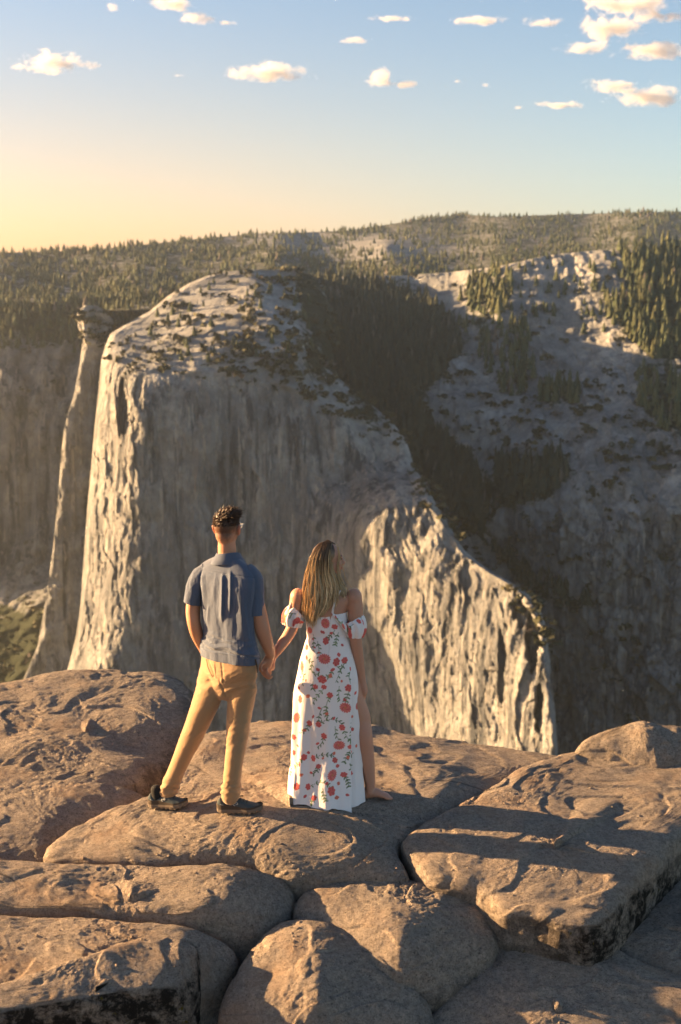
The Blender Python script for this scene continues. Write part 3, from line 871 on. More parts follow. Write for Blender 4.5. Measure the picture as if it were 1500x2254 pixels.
rock('rock_ledge', 'low knobbly rock ledge on the skyline at the right edge', 'rock',
     [(1263, 1690, -.02), (1268, 1668, .02), (1290, 1655, .05), (1340, 1650, .06), (1420, 1640, .08), (1500, 1646, .08), (1640, 1655, .06), (1640, 1700, 0), (1450, 1712, -.03), (1350, 1702, -.03), (1300, 1696, -.03)],
     [(1285, 1668, .08), (1340, 1668, .09), (1400, 1660, .11), (1460, 1660, .12), (1550, 1668, .11), (1400, 1680, .06), (1500, 1685, .08)], n=3, nth=220, nr=60, seed=41, skirt=.3, bumps=[(1280, 1672, .05, .08, .05), (1430, 1655, .1, .12, .04)])
rock('boulder', 'rounded loaf-shaped boulder in the middle foreground', 'rock',
     [(642, 2050, -.47), (646, 2005, -.38), (700, 1974, -.35), (780, 1966, -.34), (900, 1968, -.34), (1000, 1983, -.36), (1062, 2012, -.40), (1092, 2060, -.47), (1100, 2112, -.55), (1085, 2165, -.62), (1020, 2200, -.66), (960, 2235, -.70), (880, 2240, -.70), (780, 2180, -.62), (690, 2110, -.54)],
     [(740, 2000, -.28), (800, 1992, -.27), (860, 2010, -.26), (950, 2020, -.29), (1000, 2060, -.35), (880, 2070, -.31), (760, 2050, -.33), (940, 2120, -.40)], n=3.2, nth=320, nr=130, seed=57, amp=.5, stain_shade=lambda V, N: .6 * under(V, N) * smooth01((-.45 - V[:, 2]) / .1))
rock('boulder', 'domed boulder at the bottom edge, sunlit on its left shoulder', 'rock',
     [(480, 2290, -.80), (496, 2230, -.70), (522, 2175, -.60), (560, 2115, -.53), (602, 2078, -.50), (660, 2067, -.48), (725, 2072, -.49), (795, 2102, -.54), (855, 2152, -.60), (905, 2205, -.67), (960, 2275, -.78), (960, 2420, -1.0), (700, 2480, -1.05), (520, 2420, -1.0)],
     [(640, 2093, -.38), (700, 2105, -.375), (600, 2140, -.46), (700, 2180, -.44), (780, 2180, -.50), (640, 2250, -.54), (760, 2260, -.56)], n=2.9, nth=320, nr=130, seed=71, amp=.5)
rock('granite_slab', 'long low granite slab at the left, below the standing slab', 'rock',
     [(-120, 1916, -.28), (0, 1917, -.28), (150, 1920, -.275), (300, 1922, -.253), (430, 1932, -.26), (520, 1938, -.262), (600, 1957, -.30), (645, 1980, -.36), (652, 2000, -.40), (642, 2035, -.44), (618, 2070, -.48), (560, 2088, -.50), (500, 2076, -.46), (430, 2056, -.42), (330, 2040, -.40), (200, 2030, -.40), (0, 2022, -.40), (-120, 2020, -.40)],
     [(0, 1945, -.262), (120, 1950, -.255), (250, 1955, -.27), (330, 1960, -.26), (440, 1945, -.21), (500, 1955, -.205), (570, 1975, -.24), (600, 2030, -.33), (450, 2000, -.27), (200, 1998, -.31), (350, 2003, -.30), (60, 1988, -.31), (-80, 1950, -.27)], n=4, nth=380, nr=130, center=(290, 1975, -.26), seed=83, amp=.7, bumps=[(470, 1950, -.2, .25, .02)])
rock('granite_slab', 'lower left granite slab behind the dark stained block', 'rock',
     [(-120, 2030, -.40), (0, 2031, -.40), (150, 2041, -.415), (300, 2052, -.405), (430, 2068, -.425), (500, 2089, -.465), (528, 2116, -.54), (522, 2155, -.60), (482, 2195, -.65), (440, 2225, -.68), (300, 2240, -.68), (0, 2250, -.68), (-120, 2250, -.68)],
     [(0, 2070, -.40), (120, 2065, -.38), (250, 2065, -.37), (380, 2078, -.37), (450, 2096, -.40), (200, 2110, -.41), (350, 2120, -.43), (480, 2130, -.48), (60, 2130, -.46), (-80, 2080, -.41)], n=4, nth=340, nr=120, center=(230, 2115, -.41), seed=97, amp=.7)
rock('rock_block', 'dark lichen stained block in the bottom left corner', 'rock',
     [(-160, 2215, -.52), (0, 2192, -.50), (100, 2166, -.48), (200, 2135, -.46), (260, 2114, -.45), (330, 2091, -.43), (400, 2097, -.43), (430, 2114, -.46), (444, 2150, -.54), (440, 2240, -.72), (415, 2340, -.90), (340, 2370, -.95), (180, 2400, -.98), (-160, 2440, -1.0)],
     [(320, 2110, -.38), (395, 2115, -.385), (250, 2138, -.40), (150, 2168, -.43), (50, 2195, -.46), (-80, 2225, -.50), (412, 2150, -.43), (300, 2175, -.44), (120, 2220, -.49)], n=6, nth=340, nr=120, center=(210, 2185, -.45), seed=111, amp=.5,
     stain_shade=lambda V, N: np.clip(smooth01((0.75 - N[:, 2]) / .35), 0, 1))
rock('granite_dome', 'low granite dome at the far left skyline', 'rock',
     [(-140, 1560, .0), (0, 1544, .04), (60, 1530, .06), (150, 1512, .08), (230, 1507, .09), (300, 1514, .08), (370, 1517, .07), (412, 1540, .02), (436, 1582, -.06), (446, 1650, -.18), (430, 1715, -.30), (405, 1742, -.34), (330, 1765, -.28), (230, 1775, -.27), (100, 1765, -.27), (0, 1760, -.27), (-140, 1760, -.27)],
     [(0, 1570, .12), (100, 1545, .15), (200, 1530, .17), (300, 1532, .17), (370, 1535, .16), (390, 1580, .08), (300, 1600, .08), (150, 1600, .06), (0, 1640, .0), (150, 1680, -.05), (300, 1680, -.04), (400, 1660, -.07), (350, 1720, -.13), (-80, 1600, .08)], n=4, nth=380, nr=150, center=(190, 1630, .0), seed=127, bumps=[(290, 1640, 0, .15, -.04), (100, 1640, 0, .3, .04)],
     stain_shade=lambda V, N: .55 * smooth01((N[:, 0] - .25) / .3) * smooth01((V[:, 0] + 1.7) / .3))  # shade painted into the colour of the dome's right-facing side
rock('boulder', 'smooth brown boulder at the left edge below the dome', 'rock',
     [(-140, 1712, -.24), (0, 1702, -.22), (80, 1703, -.21), (160, 1711, -.22), (232, 1738, -.25), (300, 1768, -.28), (338, 1785, -.31), (300, 1815, -.33), (205, 1855, -.36), (120, 1895, -.39), (90, 1925, -.42), (0, 1930, -.42), (-140, 1930, -.42)],
     [(0, 1730, -.12), (80, 1730, -.11), (160, 1750, -.13), (240, 1775, -.18), (100, 1800, -.19), (0, 1800, -.19), (180, 1820, -.24), (50, 1870, -.29), (-80, 1760, -.15)], n=3.2, nth=300, nr=110, center=(90, 1800, -.2), seed=139, amp=.6)
rock('granite_slab', 'shaded rock in the bottom right corner', 'rock',
     [(1075, 2100, -.62), (1150, 2084, -.58), (1250, 2090, -.58), (1310, 2098, -.59), (1340, 2116, -.61), (1400, 2153, -.65), (1500, 2198, -.70), (1640, 2240, -.75), (1640, 2470, -1.05), (900, 2470, -1.05), (930, 2300, -.85), (990, 2215, -.74), (1070, 2165, -.68)],
     [(1130, 2120, -.50), (1250, 2120, -.50), (1330, 2160, -.55), (1150, 2200, -.57), (1300, 2240, -.61), (1450, 2230, -.62), (1050, 2260, -.68), (1200, 2330, -.72)], n=5, nth=320, nr=110, center=(1230, 2230, -.6), seed=151, amp=.7)
rock('granite_slab', 'tilted dark rock at the right edge beneath the large flat slab', 'rock',
     [(1306, 2094, -.60), (1345, 2060, -.54), (1425, 1985, -.48), (1510, 1900, -.42), (1640, 1820, -.36), (1720, 1900, -.4), (1720, 2260, -.75), (1600, 2240, -.72), (1500, 2194, -.66), (1400, 2148, -.62), (1335, 2110, -.60)],
     [(1380, 2070, -.49), (1450, 2010, -.43), (1530, 1950, -.38), (1450, 2090, -.49), (1540, 2080, -.48), (1540, 2160, -.58), (1640, 2000, -.42)], n=5, nth=280, nr=100, center=(1520, 2060, -.46), seed=163, amp=.7)

# rock between and under the blocks
R_, C_ = 150, 190
u = np.linspace(-4.6, 4.6, C_); v = np.linspace(4.5, 11.5, R_)
LX, LY = np.meshgrid(u, v)
LZ = np.interp(LY, [4.5, 7.0, 7.6, 8.3, 9.5, 10.6, 11.5], [-1.4, -.88, -.70, -.56, -.50, -.9, -4.0])
Pq = np.stack([LX, LY, LZ], -1).reshape(-1, 3)
Pq[:, 2] += fbm(Pq * 2.3, 5, 201) * 0.10 + fbm(Pq * 14, 3, 207) * 0.012
build('rock_ground', Pq, grid_faces(R_, C_), M_ROCK, attrs={'stain_shade': np.full(len(Pq), .35)}, kind='structure')
# the mountain that carries the viewpoint: a flank that falls away behind the blocks
fl = [(-40, -60), (40, -60), (40, 11.3), (-40, 11.3)]
U = np.linspace(-1, 1, 60); Wv = np.linspace(0, 1, 40)
FX = np.repeat((U * 60)[None], 40, 0)
FY = 11.2 + 55 * Wv[:, None] ** 1.5 + 0 * FX
FZ = -3.9 - 800 * Wv[:, None] + 0 * FX
Pf = np.stack([FX, FY, FZ], -1).reshape(-1, 3)
Pf[:, 1] += fbm(Pf / 12., 4, 211) * 1.5 * np.repeat(Wv, 60)
build('cliff_flank', Pf, grid_faces(40, 60), M_ROCK, attrs={'stain_shade': np.full(len(Pf), .1)}, kind='structure')

BV = {}
def on_rock(px, py, label=MAIN):
    """where a line of sight meets a block"""
    if label not in BV:
        V, F = ROCKS[label]
        BV[label] = BVHTree.FromPolygons([tuple(x) for x in V], [tuple(int(i) for i in f) for f in F])
    d = Vector(ray(px, py)).normalized()
    h = BV[label].ray_cast(Vector(CAM), d)
    return np.array(h[0]) if h[0] is not None else gp(px, py, 0)
def rock_z(x, y, label=MAIN):
    on_rock(750, 1700, label)
    h = BV[label].ray_cast(Vector((x, y, 5)), Vector((0, 0, -1)))
    return h[0].z if h[0] is not None else 0.0
print('feet', on_rock(375, 1775), on_rock(530, 1788), on_rock(715, 1788), on_rock(830, 1758))

# loose grit and stones lying in the gaps
def gravel(places, n):
    V, F, Cc, o = [], [], [], 0
    ico = np.array([(0, 0, 1), (.9, 0, .4), (.28, .85, .4), (-.72, .53, .4), (-.72, -.53, .4), (.28, -.85, .4), (.72, .53, -.4), (-.28, .85, -.4), (-.9, 0, -.4), (-.28, -.85, -.4), (.72, -.53, -.4), (0, 0, -1)])
    fi = np.array([(0, 1, 2), (0, 2, 3), (0, 3, 4), (0, 4, 5), (0, 5, 1), (1, 6, 2), (2, 7, 3), (3, 8, 4), (4, 9, 5), (5, 10, 1), (6, 7, 2), (7, 8, 3), (8, 9, 4), (9, 10, 5), (10, 6, 1), (6, 11, 7), (7, 11, 8), (8, 11, 9), (9, 11, 10), (10, 11, 6)])
    trees = []
    for lab, (v, f) in ROCKS.items():
        on_rock(750, 1700, lab); trees.append(BV[lab])
    for k in range(n):
        px, py, rx, ry = places[k % len(places)]
        d = Vector(ray(px + rng.normal() * rx, py + rng.normal() * ry)).normalized()
        best = None
        for tr in trees:
            h = tr.ray_cast(Vector(CAM), d)
            if h[0] is not None and (best is None or h[3] < best[3]): best = h
        if best is None or best[1].z < .45: continue
        s_ = .004 + .011 * rng.random() ** 3
        V.append(ico * s_ * (0.7 + .6 * rng.random((12, 1))) * np.array([1, 1, .6]) + np.array(best[0])); F.append(fi + o); o += 12
    vv = np.concatenate(V)
    ob = build('gravel', vv, np.concatenate(F), M_ROCK, smooth=False, attrs={'stain_shade': np.zeros(len(vv))}, kind='stuff')
    tag(ob, 'loose grit and small stones lying in the gaps between the granite blocks', 'gravel')
gravel([(1110, 2110, 60, 15), (648, 2030, 12, 25), (500, 2180, 25, 30), (890, 1945, 15, 15), (560, 1940, 60, 10), (1180, 2180, 120, 40), (300, 1910, 120, 12), (380, 1750, 30, 20), (700, 1850, 220, 50), (1200, 1860, 150, 60), (250, 2060, 130, 40)], 700)

# ================================================================== the couple
def cr(pts, n):
    """smooth run through key values (Catmull-Rom)"""
    p = np.array(pts, float)
    p = np.concatenate([2 * p[:1] - p[1:2], p, 2 * p[-1:] - p[-2:-1]])
    out = []
    for i in range(1, len(p) - 2):
        for k in range(n):
            t_ = k / n
            a, b, c, d = p[i - 1], p[i], p[i + 1], p[i + 2]
            out.append(0.5 * (2 * b + (c - a) * t_ + (2 * a - 5 * b + 4 * c - d) * t_ ** 2 + (3 * b - a - 3 * c + d) * t_ ** 3))
    out.append(p[-2])
    return np.array(out)

def tube(pts, rads, nseg=16, sub=6, ref=(1, 0, 0), cap=True, full=False):
    """closed tapering limb through key points; radius one value or (across, deep)"""
    rr = np.array([r if isinstance(r, (tuple, list)) else (r, r) for r in rads], float)
    K = cr(np.concatenate([np.array(pts, float), rr], 1), sub)
    P, rr = K[:, :3], np.maximum(K[:, 3:], 1e-4)
    T = np.gradient(P, axis=0); T /= np.linalg.norm(T, axis=1)[:, None] + 1e-12
    a = np.array(ref, float)[None] - T * (T @ np.array(ref, float))[:, None]
    a /= np.linalg.norm(a, axis=1)[:, None] + 1e-9
    b = np.cross(T, a)
    if cap:                                            # round the ends
        e0, e1 = rr[0].mean(), rr[-1].mean()
        def addend(P_, T_, a_, b_, r_, sgn):
            out = []
            for q in (0.55, 0.85, 0.98):
                out.append((P_ + sgn * T_ * r_.mean() * q * 0.8, a_, b_, r_ * math.sqrt(1 - q * q)))
            return out
        head = addend(P[0], T[0], a[0], b[0], rr[0], -1)[::-1]
        tail = addend(P[-1], T[-1], a[-1], b[-1], rr[-1], 1)
        P = np.concatenate([[h[0] for h in head], P, [h[0] for h in tail]])
        a = np.concatenate([[h[1] for h in head], a, [h[1] for h in tail]])
        b = np.concatenate([[h[2] for h in head], b, [h[2] for h in tail]])
        rr = np.concatenate([[h[3] for h in head], rr, [h[3] for h in tail]])
    th = np.linspace(0, 2 * math.pi, nseg, endpoint=False)
    V = P[:, None] + a[:, None] * (rr[:, :1] * np.cos(th)[None])[..., None] + b[:, None] * (rr[:, 1:] * np.sin(th)[None])[..., None]
    R = len(P)
    F = grid_faces(R, nseg, True)
    caps = [np.array([list(range(nseg))[::-1]]), np.array([[(R - 1) * nseg + k for k in range(nseg)]])]
    return V.reshape(-1, 3), [F] + caps

def ball(c, r, frame=None, n=18, pow_=2.0):
    th = np.linspace(0.04, math.pi - 0.04, n); ph = np.linspace(0, 2 * math.pi, 2 * n, endpoint=False)
    T, Ph = np.meshgrid(th, ph, indexing='ij')
    S = np.stack([np.sin(T) * np.cos(Ph), np.sin(T) * np.sin(Ph), np.cos(T)], -1).reshape(-1, 3) * np.array(r)
    if frame is not None: S = S @ np.array(frame)
    C2 = 2 * n
    return S + np.array(c), [grid_faces(n, C2, True), np.array([list(range(C2))[::-1]]), np.array([[(n - 1) * C2 + k for k in range(C2)]])]

def merge(parts):
    V, Fs, o = [], {}, 0
    for v, fl in parts:
        for f in fl:
            f = np.asarray(f)
            Fs.setdefault(f.shape[1], []).append(f + o)
        V.append(v); o += len(v)
    return np.concatenate(V), [np.concatenate(x) for x in Fs.values()]

def fuse(parts, voxel, iters=4):
    """closed shapes grown together into one continuous skin"""
    V, F = merge(parts)
    ob = build('fuse', V, F, None)
    m = ob.modifiers.new('r', 'REMESH'); m.mode = 'VOXEL'; m.voxel_size = voxel; m.adaptivity = 0
    s = ob.modifiers.new('s', 'SMOOTH'); s.factor = 0.5; s.iterations = iters
    dg = bpy.context.evaluated_depsgraph_get()
    me = bpy.data.meshes.new_from_object(ob.evaluated_get(dg))
    v = np.empty(len(me.vertices) * 3, np.float32); me.vertices.foreach_get('co', v)
    f = np.array([p.vertices[:] for p in me.polygons if len(p.vertices) == 4], np.int32)
    f3 = [p.vertices[:] for p in me.polygons if len(p.vertices) == 3]
    old = ob.data
    bpy.data.objects.remove(ob); bpy.data.meshes.remove(me); bpy.data.meshes.remove(old)
    return v.reshape(-1, 3).astype(float), [f] + ([np.array(f3)] if f3 else [])

def vnormals(V, Fs):
    N = np.zeros_like(V)
    for F in Fs:
        if F.shape[1] == 4: n = np.cross(V[F[:, 2]] - V[F[:, 0]], V[F[:, 3]] - V[F[:, 1]])
        else: n = np.cross(V[F[:, 1]] - V[F[:, 0]], V[F[:, 2]] - V[F[:, 0]])
        for k in range(F.shape[1]): np.add.at(N, F[:, k], n)
    return N / (np.linalg.norm(N, axis=1)[:, None] + 1e-12)

def topx(V):
    """photo position of points"""
    d = V - CAM
    x = d[:, 0]; fw = d[:, 1] * CP - d[:, 2] * SP; up = d[:, 1] * SP + d[:, 2] * CP
    return 750 + FPX * x / fw, 1127 - FPX * up / fw

def loft(keys, Yc, nseg, nrow, wrapfn=None, pw=2.0):
    """cloth around the body: keys (py, x left, x right, half depth, y offset); rows follow the photo heights"""
    k = np.array(keys, float)
    py = np.linspace(k[0, 0], k[-1, 0], nrow)
    ip = [np.interp(py, k[:, 0], k[:, j]) for j in range(5)]
    ker = np.hanning(max(5, nrow // 14) | 1); ker /= ker.sum(); h = len(ker) // 2
    sm = lambda a: np.convolve(np.concatenate([[a[0] * 2 - a[min(h - i, len(a) - 1)] for i in range(h)], a, [a[-1] * 2 - a[-2 - i] for i in range(h)]]), ker, 'valid')
    ip = [ip[0]] + [sm(a) for a in ip[1:]]
    L = at(ip[1], py, Yc); R = at(ip[2], py, Yc)
    c = (L + R) / 2; hw = (R - L)[:, 0] / 2
    th = np.linspace(-math.pi, math.pi, nseg, endpoint=False)      # 0 faces the camera
    s, co = np.sin(th), np.cos(th)
    q = (np.abs(s) ** pw + np.abs(co) ** pw) ** (-1 / pw)
    X = c[:, :1] + hw[:, None] * (s * q)[None]
    Y = c[:, 1:2] + ip[4][:, None] - ip[3][:, None] * (co * q)[None]
    Z = np.repeat(c[:, 2:], nseg, 1)
    P = np.stack([X, Y, Z], -1)
    return P, py, th, hw, ip[3]

# ---- materials
def mat_skin(name):
    t = NT(name)
    c = t.attr('Col')
    n = t.noise(t.pos(), 90, 5)
    c = t.mix(t.math('MULTIPLY', n, 0.22), c, (0.30, 0.12, 0.075))
    b = t.bump(t.noise(t.pos(), 700, 3), 0.15, 0.001)
    t.b.inputs['Subsurface Weight'].default_value = 0.18
    t.b.inputs['Subsurface Radius'].default_value = (0.012, 0.004, 0.002)
    return t.finish(c, 0.5, b, 0.35)
M_SKIN = mat_skin('skin')

def mat_cloth(name, ca, cb, scale=900, rough=0.9, attr=None, sheen=0.25, heather=True):
    t = NT(name)
    p = t.pos((1, 1, 2.2))
    n = t.noise(p, scale, 3, 0.7)
    c = t.ramp(n, [(0.35, ca), (0.65, cb)]) if attr is None else t.mix(t.math('MULTIPLY', n, 0.15), t.attr(attr), (0.3, 0.28, 0.27))
    if attr is None and heather:
        c = t.mix(t.math('MULTIPLY', t.noise(t.pos((1, 1, 6)), 120, 4, 0.7), 0.45), c, tuple(x * 0.62 for x in ca))
    b = t.bump(t.noise(p, scale, 2), 0.25, 0.0012)
    b = t.bump(t.noise(t.pos(), 30, 4), 0.25, 0.006, b)
    t.b.inputs['Sheen Weight'].default_value = sheen
    return t.finish(c, rough, b, 0.2)
M_SHIRT = mat_cloth('blue_heather_jersey', (0.060, 0.080, 0.125), (0.125, 0.145, 0.19))
M_CHINO = mat_cloth('tan_chino', (0.29, 0.175, 0.088), (0.36, 0.225, 0.118), heather=False)
M_DRESS = mat_cloth('floral_print_cloth', None, None, attr='Col', sheen=0.1)
M_DRESS.node_tree.nodes['Principled BSDF'].inputs['Transmission Weight'].default_value = 0.0
M_HAIRS = None
def mat_hair(name):
    t = NT(name)
    c = t.attr('Col')
    return t.finish(c, 0.42, None, 0.45, **{'Sheen Weight': 0.0})
M_HAIR = mat_hair('hair')

# ---- footing
fL = on_rock(372, 1774); fR = on_rock(528, 1786); fW = on_rock(830, 1757); fD = on_rock(715, 1786)
YM = (fL[1] + fR[1]) / 2
YW = .8 * fW[1] + .2 * fD[1] + .03
print('Y', YM, YW, fL, fR, fW, fD)

def A(px, py, dy=0.0, Y0=None):
    return at(px, py, (YM if Y0 is None else Y0) + dy)

def head_shapes(c, yaw, pitch=0, s=1.0, ears=True, female=False):
    """skull, jaw, nose, lips, chin, brow and ears about the head centre c; yaw turns the face to the right of the view"""
    f = np.array([math.sin(yaw), math.cos(yaw), 0]); r = np.array([math.cos(yaw), -math.sin(yaw), 0]); u = np.array([0, 0, 1.0])
    fr = np.stack([r, f, u])
    def q(a, b, h): return c + (r * a + f * b + u * h) * s
    S = lambda *x: tuple(np.array(x) * s)
    P = [ball(q(0, -.012, .028), S(.076, .094, .086), fr), ball(q(0, .020, -.035), S(.060, .068, .075), fr), ball(q(0, .050, -.080), S(.036, .034, .030), fr),
         ball(q(0, .070, -.093), S(.018, .016, .015), fr), ball(q(0, -.02, -.03), S(.064, .075, .07), fr),
         ball(q(0, .078, .022), S(.048, .016, .016), fr), ball(q(.034, .056, -.028), S(.024, .026, .022), fr), ball(q(-.034, .056, -.028), S(.024, .026, .022), fr),
         tube([q(0, .082, .018), q(0, .096, -.008), q(0, .106, -.027), q(0, .092, -.034)], [.008 * s, .009 * s, .011 * s, .010 * s], 10, 4, r),
         ball(q(.010, .092, -.031), S(.008, .010, .007), fr), ball(q(-.010, .092, -.031), S(.008, .010, .007), fr),
         ball(q(0, .088, -.053), S(.019, .011, .006), fr), ball(q(0, .086, -.064), S(.017, .011, .007), fr), ball(q(0, .080, -.045), S(.020, .012, .010), fr)]
    if ears:
        for sg in (-1, 1):
            ef = np.stack([r * .35 + f * sg * -.0 + f * -.3, f * .9 + r * sg * .5, u])
            ef = ef / np.linalg.norm(ef, axis=1)[:, None]
            e = unit(r * sg * .75 - f * .66)
            g = unit(np.cross(u, e))
            P.append(ball(q(sg * .079, -.004, -.010), S(.007, .017, .031), np.stack([unit(r * sg - f * .8 * 0 - f * .55), unit(f + r * sg * .55), u]), 14))
            P.append(tube([q(sg * .070, .012, .012), q(sg * .083, .000, .023), q(sg * .089, -.013, .012), q(sg * .086, -.016, -.008), q(sg * .075, -.004, -.040)], [.0045 * s, .0055 * s, .006 * s, .0055 * s, .005 * s], 8, 5, u))
    return P, (f, r, u), q

def finger(p0, dirs, lens, r0):
    pts = [np.array(p0)]
    for d, l in zip(dirs, lens): pts.append(pts[-1] + unit(d) * l)
    rr = np.linspace(r0, r0 * 0.72, len(pts))
    return tube(pts, list(rr), 9, 4, (0.3, 1, 0.2))

# ------------------------------------------------------------------ man
man = empty('person', (float((fL[0] + fR[0]) / 2), float(YM), float(min(fL[2], fR[2]))),
            'man seen from behind in blue short-sleeved shirt and tan trousers, holding the other\'s hand', 'person', 'couple holding hands on the slab')
hc = A(500, 1163)
parts, (hf, hr, hu), HQ = head_shapes(hc, math.radians(17), s=0.97)
parts.append(tube([A(499, 1178, -.01), A(500, 1205, -.005), A(501, 1228), A(502, 1262, .01)], [(.050, .058), (.055, .06), (.060, .062), (.10, .075)], 20, 5))
parts.append(tube([A(438, 1290, .07), A(430, 1310, .065), A(425, 1345, .06), A(428, 1374, .055), A(436, 1400, .09), A(450, 1432, .16), A(462, 1455, .20)], [.044, .046, .044, (.041, .046), .040, .030, .034], 16, 5))
parts.append(tube([A(558, 1300, -.075), A(564, 1322, -.08), A(570, 1350, -.085), A(579, 1388, -.085), A(588, 1415, -.06), A(597, 1440, -.02)], [.044, .047, .049, (.047, .045), .040, (.029, .034)], 16, 5))
# his right hand, holding hers
hand_y = -.03
parts.append(tube([A(597, 1438, -.01), A(592, 1452, hand_y + .015), A(584, 1467, hand_y + .02), A(580, 1475, hand_y + .02)], [(.027, .032), (.032, .026), (.036, .022), (.032, .018)], 14, 5))
for k, (x, y) in enumerate(((574, 1468), (576, 1474), (580, 1479), (585, 1482))):
    parts.append(finger(A(x, y, hand_y + .02 - .006 * k), [(0.35, -.5, -.9), (0.95, -.75, -.1), (0.7, -.1, .7)], [.026, .026, .020], .0098))
parts.append(finger(A(583, 1458, hand_y - .005), [(-.7, -.6, -.5), (-.2, -.8, -.9), (.5, -.5, -.9)], [.025, .026, .02], .0105))
V, Fm = fuse(parts, 0.0050, 4)
# skin, cropped sides of the hair and beard shade
loc = (V - hc) @ np.stack([hr, hf, hu]).T
base = np.tile(np.array([0.50, 0.245, 0.145]), (len(V), 1))
rad = fbm(V * 60, 3, 5) * .08
fade = smooth01((loc[:, 2] + .098 + rad * .25 - .035 * smooth01((np.abs(loc[:, 0]) - .03) / .04)) / .095) * smooth01((.050 - loc[:, 1] + .02) / .03) * (loc[:, 2] > -.11)
fade = fade * (np.abs(loc[:, 0]) < .0785)
beard = smooth01((-.030 - loc[:, 2]) / .03) * smooth01((loc[:, 1] - .012) / .02) * (loc[:, 2] > -.13) * (np.linalg.norm(loc, axis=1) < .16)
sc = np.array([0.050, 0.028, 0.017])
base = base * (1 - .92 * fade[:, None]) + sc * .92 * fade[:, None]
base = base * (1 - .75 * beard[:, None]) + sc * .75 * beard[:, None]
ear = (np.abs(loc[:, 0]) > .074) & (np.linalg.norm(loc, axis=1) < .13)
base[ear] = base[ear] * np.array([1.12, .8, .75])
build('body', V, Fm, M_SKIN, man, attrs={'Col': base})

def tufts(name, roots, dirs, length, width, cols, parent, mat, seg=5, curl=0.3):
    """many small tapering locks as one head of hair"""
    n = len(roots)
    L = np.asarray(length).reshape(-1, 1); D = dirs / np.linalg.norm(dirs, axis=1)[:, None]
    bend = rng.normal(size=(n, 3)) * curl
    side = np.cross(D, rng.normal(size=(n, 3))); side /= np.linalg.norm(side, axis=1)[:, None]
    up = np.cross(D, side)
    ts = np.linspace(0, 1, seg)
    P = roots[:, None] + (D * L)[:, None] * ts[None, :, None] + (bend * L)[:, None] * (ts ** 2)[None, :, None]
    wv = np.asarray(width).reshape(-1, 1) * (1 - ts[None] ** 2.2) + .0004
    ring = np.stack([P + side[:, None] * wv[..., None], P + up[:, None] * wv[..., None] * .8, P - side[:, None] * wv[..., None] * .7 - up[:, None] * wv[..., None] * .4], 2)
    V = ring.reshape(-1, 3)
    idx = np.arange(n * seg * 3).reshape(n, seg, 3)
    F = []
    for k in range(3):
        k2 = (k + 1) % 3
        F.append(np.stack([idx[:, :-1, k], idx[:, :-1, k2], idx[:, 1:, k2], idx[:, 1:, k]], -1).reshape(-1, 4))
    C = np.repeat(cols, seg * 3, 0)
    return build(name, V, np.concatenate(F), mat, parent, attrs={'Col': C})

n = 2600
dsp = rng.normal(size=(n * 4, 3)); dsp /= np.linalg.norm(dsp, axis=1)[:, None]
dsp = dsp[(dsp[:, 2] > -.05) & (dsp[:, 2] > .10 + .35 * dsp[:, 1] - .25)][:n]
n = len(dsp)
crown = dsp * np.array([.074, .091, .083]) + np.array([0, -.012, .028])
hfr = np.stack([hr, hf, hu])
roots = hc + (crown * .97) @ hfr
topness = smooth01((dsp[:, 2] - .25) / .5)
dl = dsp * .42 + np.array([.60, .50, .05]) * topness[:, None] + np.array([0, 0, .15]) * (1 - topness[:, None]) + rng.normal(size=(n, 3)) * .13
ln = .008 + .024 * topness * (0.7 + .6 * rng.random(n)) + .008 * topness * (dsp[:, 0] > 0)
cm = np.array([[0.055, 0.030, 0.017]]) * (0.6 + 1.0 * rng.random((n, 1))) + np.array([[.05, .025, .008]]) * (rng.random((n, 1)) < .15)
tufts('hair', roots, dl @ hfr, ln, .0026 + .0018 * topness, cm, man, M_HAIR, 5, .28)

# shirt
keys = [(1226, 479, 529, .062, 0), (1232, 466, 538, .072, 0), (1240, 451, 550, .082, -.004), (1250, 438, 560, .094, -.010), (1264, 431, 566, .106, -.014), (1285, 432, 566, .118, -.018), (1315, 437, 562, .126, -.012), (1350, 441, 561, .126, -.004), (1385, 444, 563, .122, 0), (1410, 443, 567, .122, 0), (1428, 439, 571, .126, 0), (1440, 437, 573, .128, 0), (1449, 438, 573, .127, 0)]
P, py, th, hw, hd = loft(keys, YM, 320, 230, pw=2.25)
R, C = P.shape[:2]
cen = P.mean(1, keepdims=True)
N = P - cen; N[..., 2] = 0; N /= np.linalg.norm(N, axis=-1)[..., None]
px, pyv = topx(P.reshape(-1, 3)); px = px.reshape(R, C); pyv = pyv.reshape(R, C)
bk = np.cos(th)[None] > 0
d = np.zeros((R, C))
def ridge(x0, x1, y0, y1, a, w):
    xx = x0 + (x1 - x0) * np.clip((pyv - y0) / (y1 - y0), 0, 1)
    env = smooth01((pyv - y0) / 18) * smooth01((y1 - pyv) / 30)
    e = (px - xx) / w
    return bk * env * a * np.exp(-np.abs(e) ** 1.6)
for r_ in ((447, 452, 1262, 1402, .016, 4.5), (490, 488, 1258, 1380, .018, 4.0), (507, 506, 1250, 1355, .014, 3.5), (460, 457, 1330, 1392, .010, 3), (474, 468, 1264, 1340, .007, 6), (520, 540, 1280, 1410, .007, 7), (535, 550, 1300, 1420, .006, 6), (436, 446, 1262, 1320, .006, 3), (426, 440, 1258, 1300, .005, 3)):
    d += ridge(*r_)
q3 = P.reshape(-1, 3)
d += (fbm(q3 * np.array([16, 10, 3.5]), 4, 301, .5) * .009).reshape(R, C) * smooth01((pyv - 1250) / 30)
bun = smooth01((pyv - 1392) / 18) * smooth01((1446 - pyv) / 8)
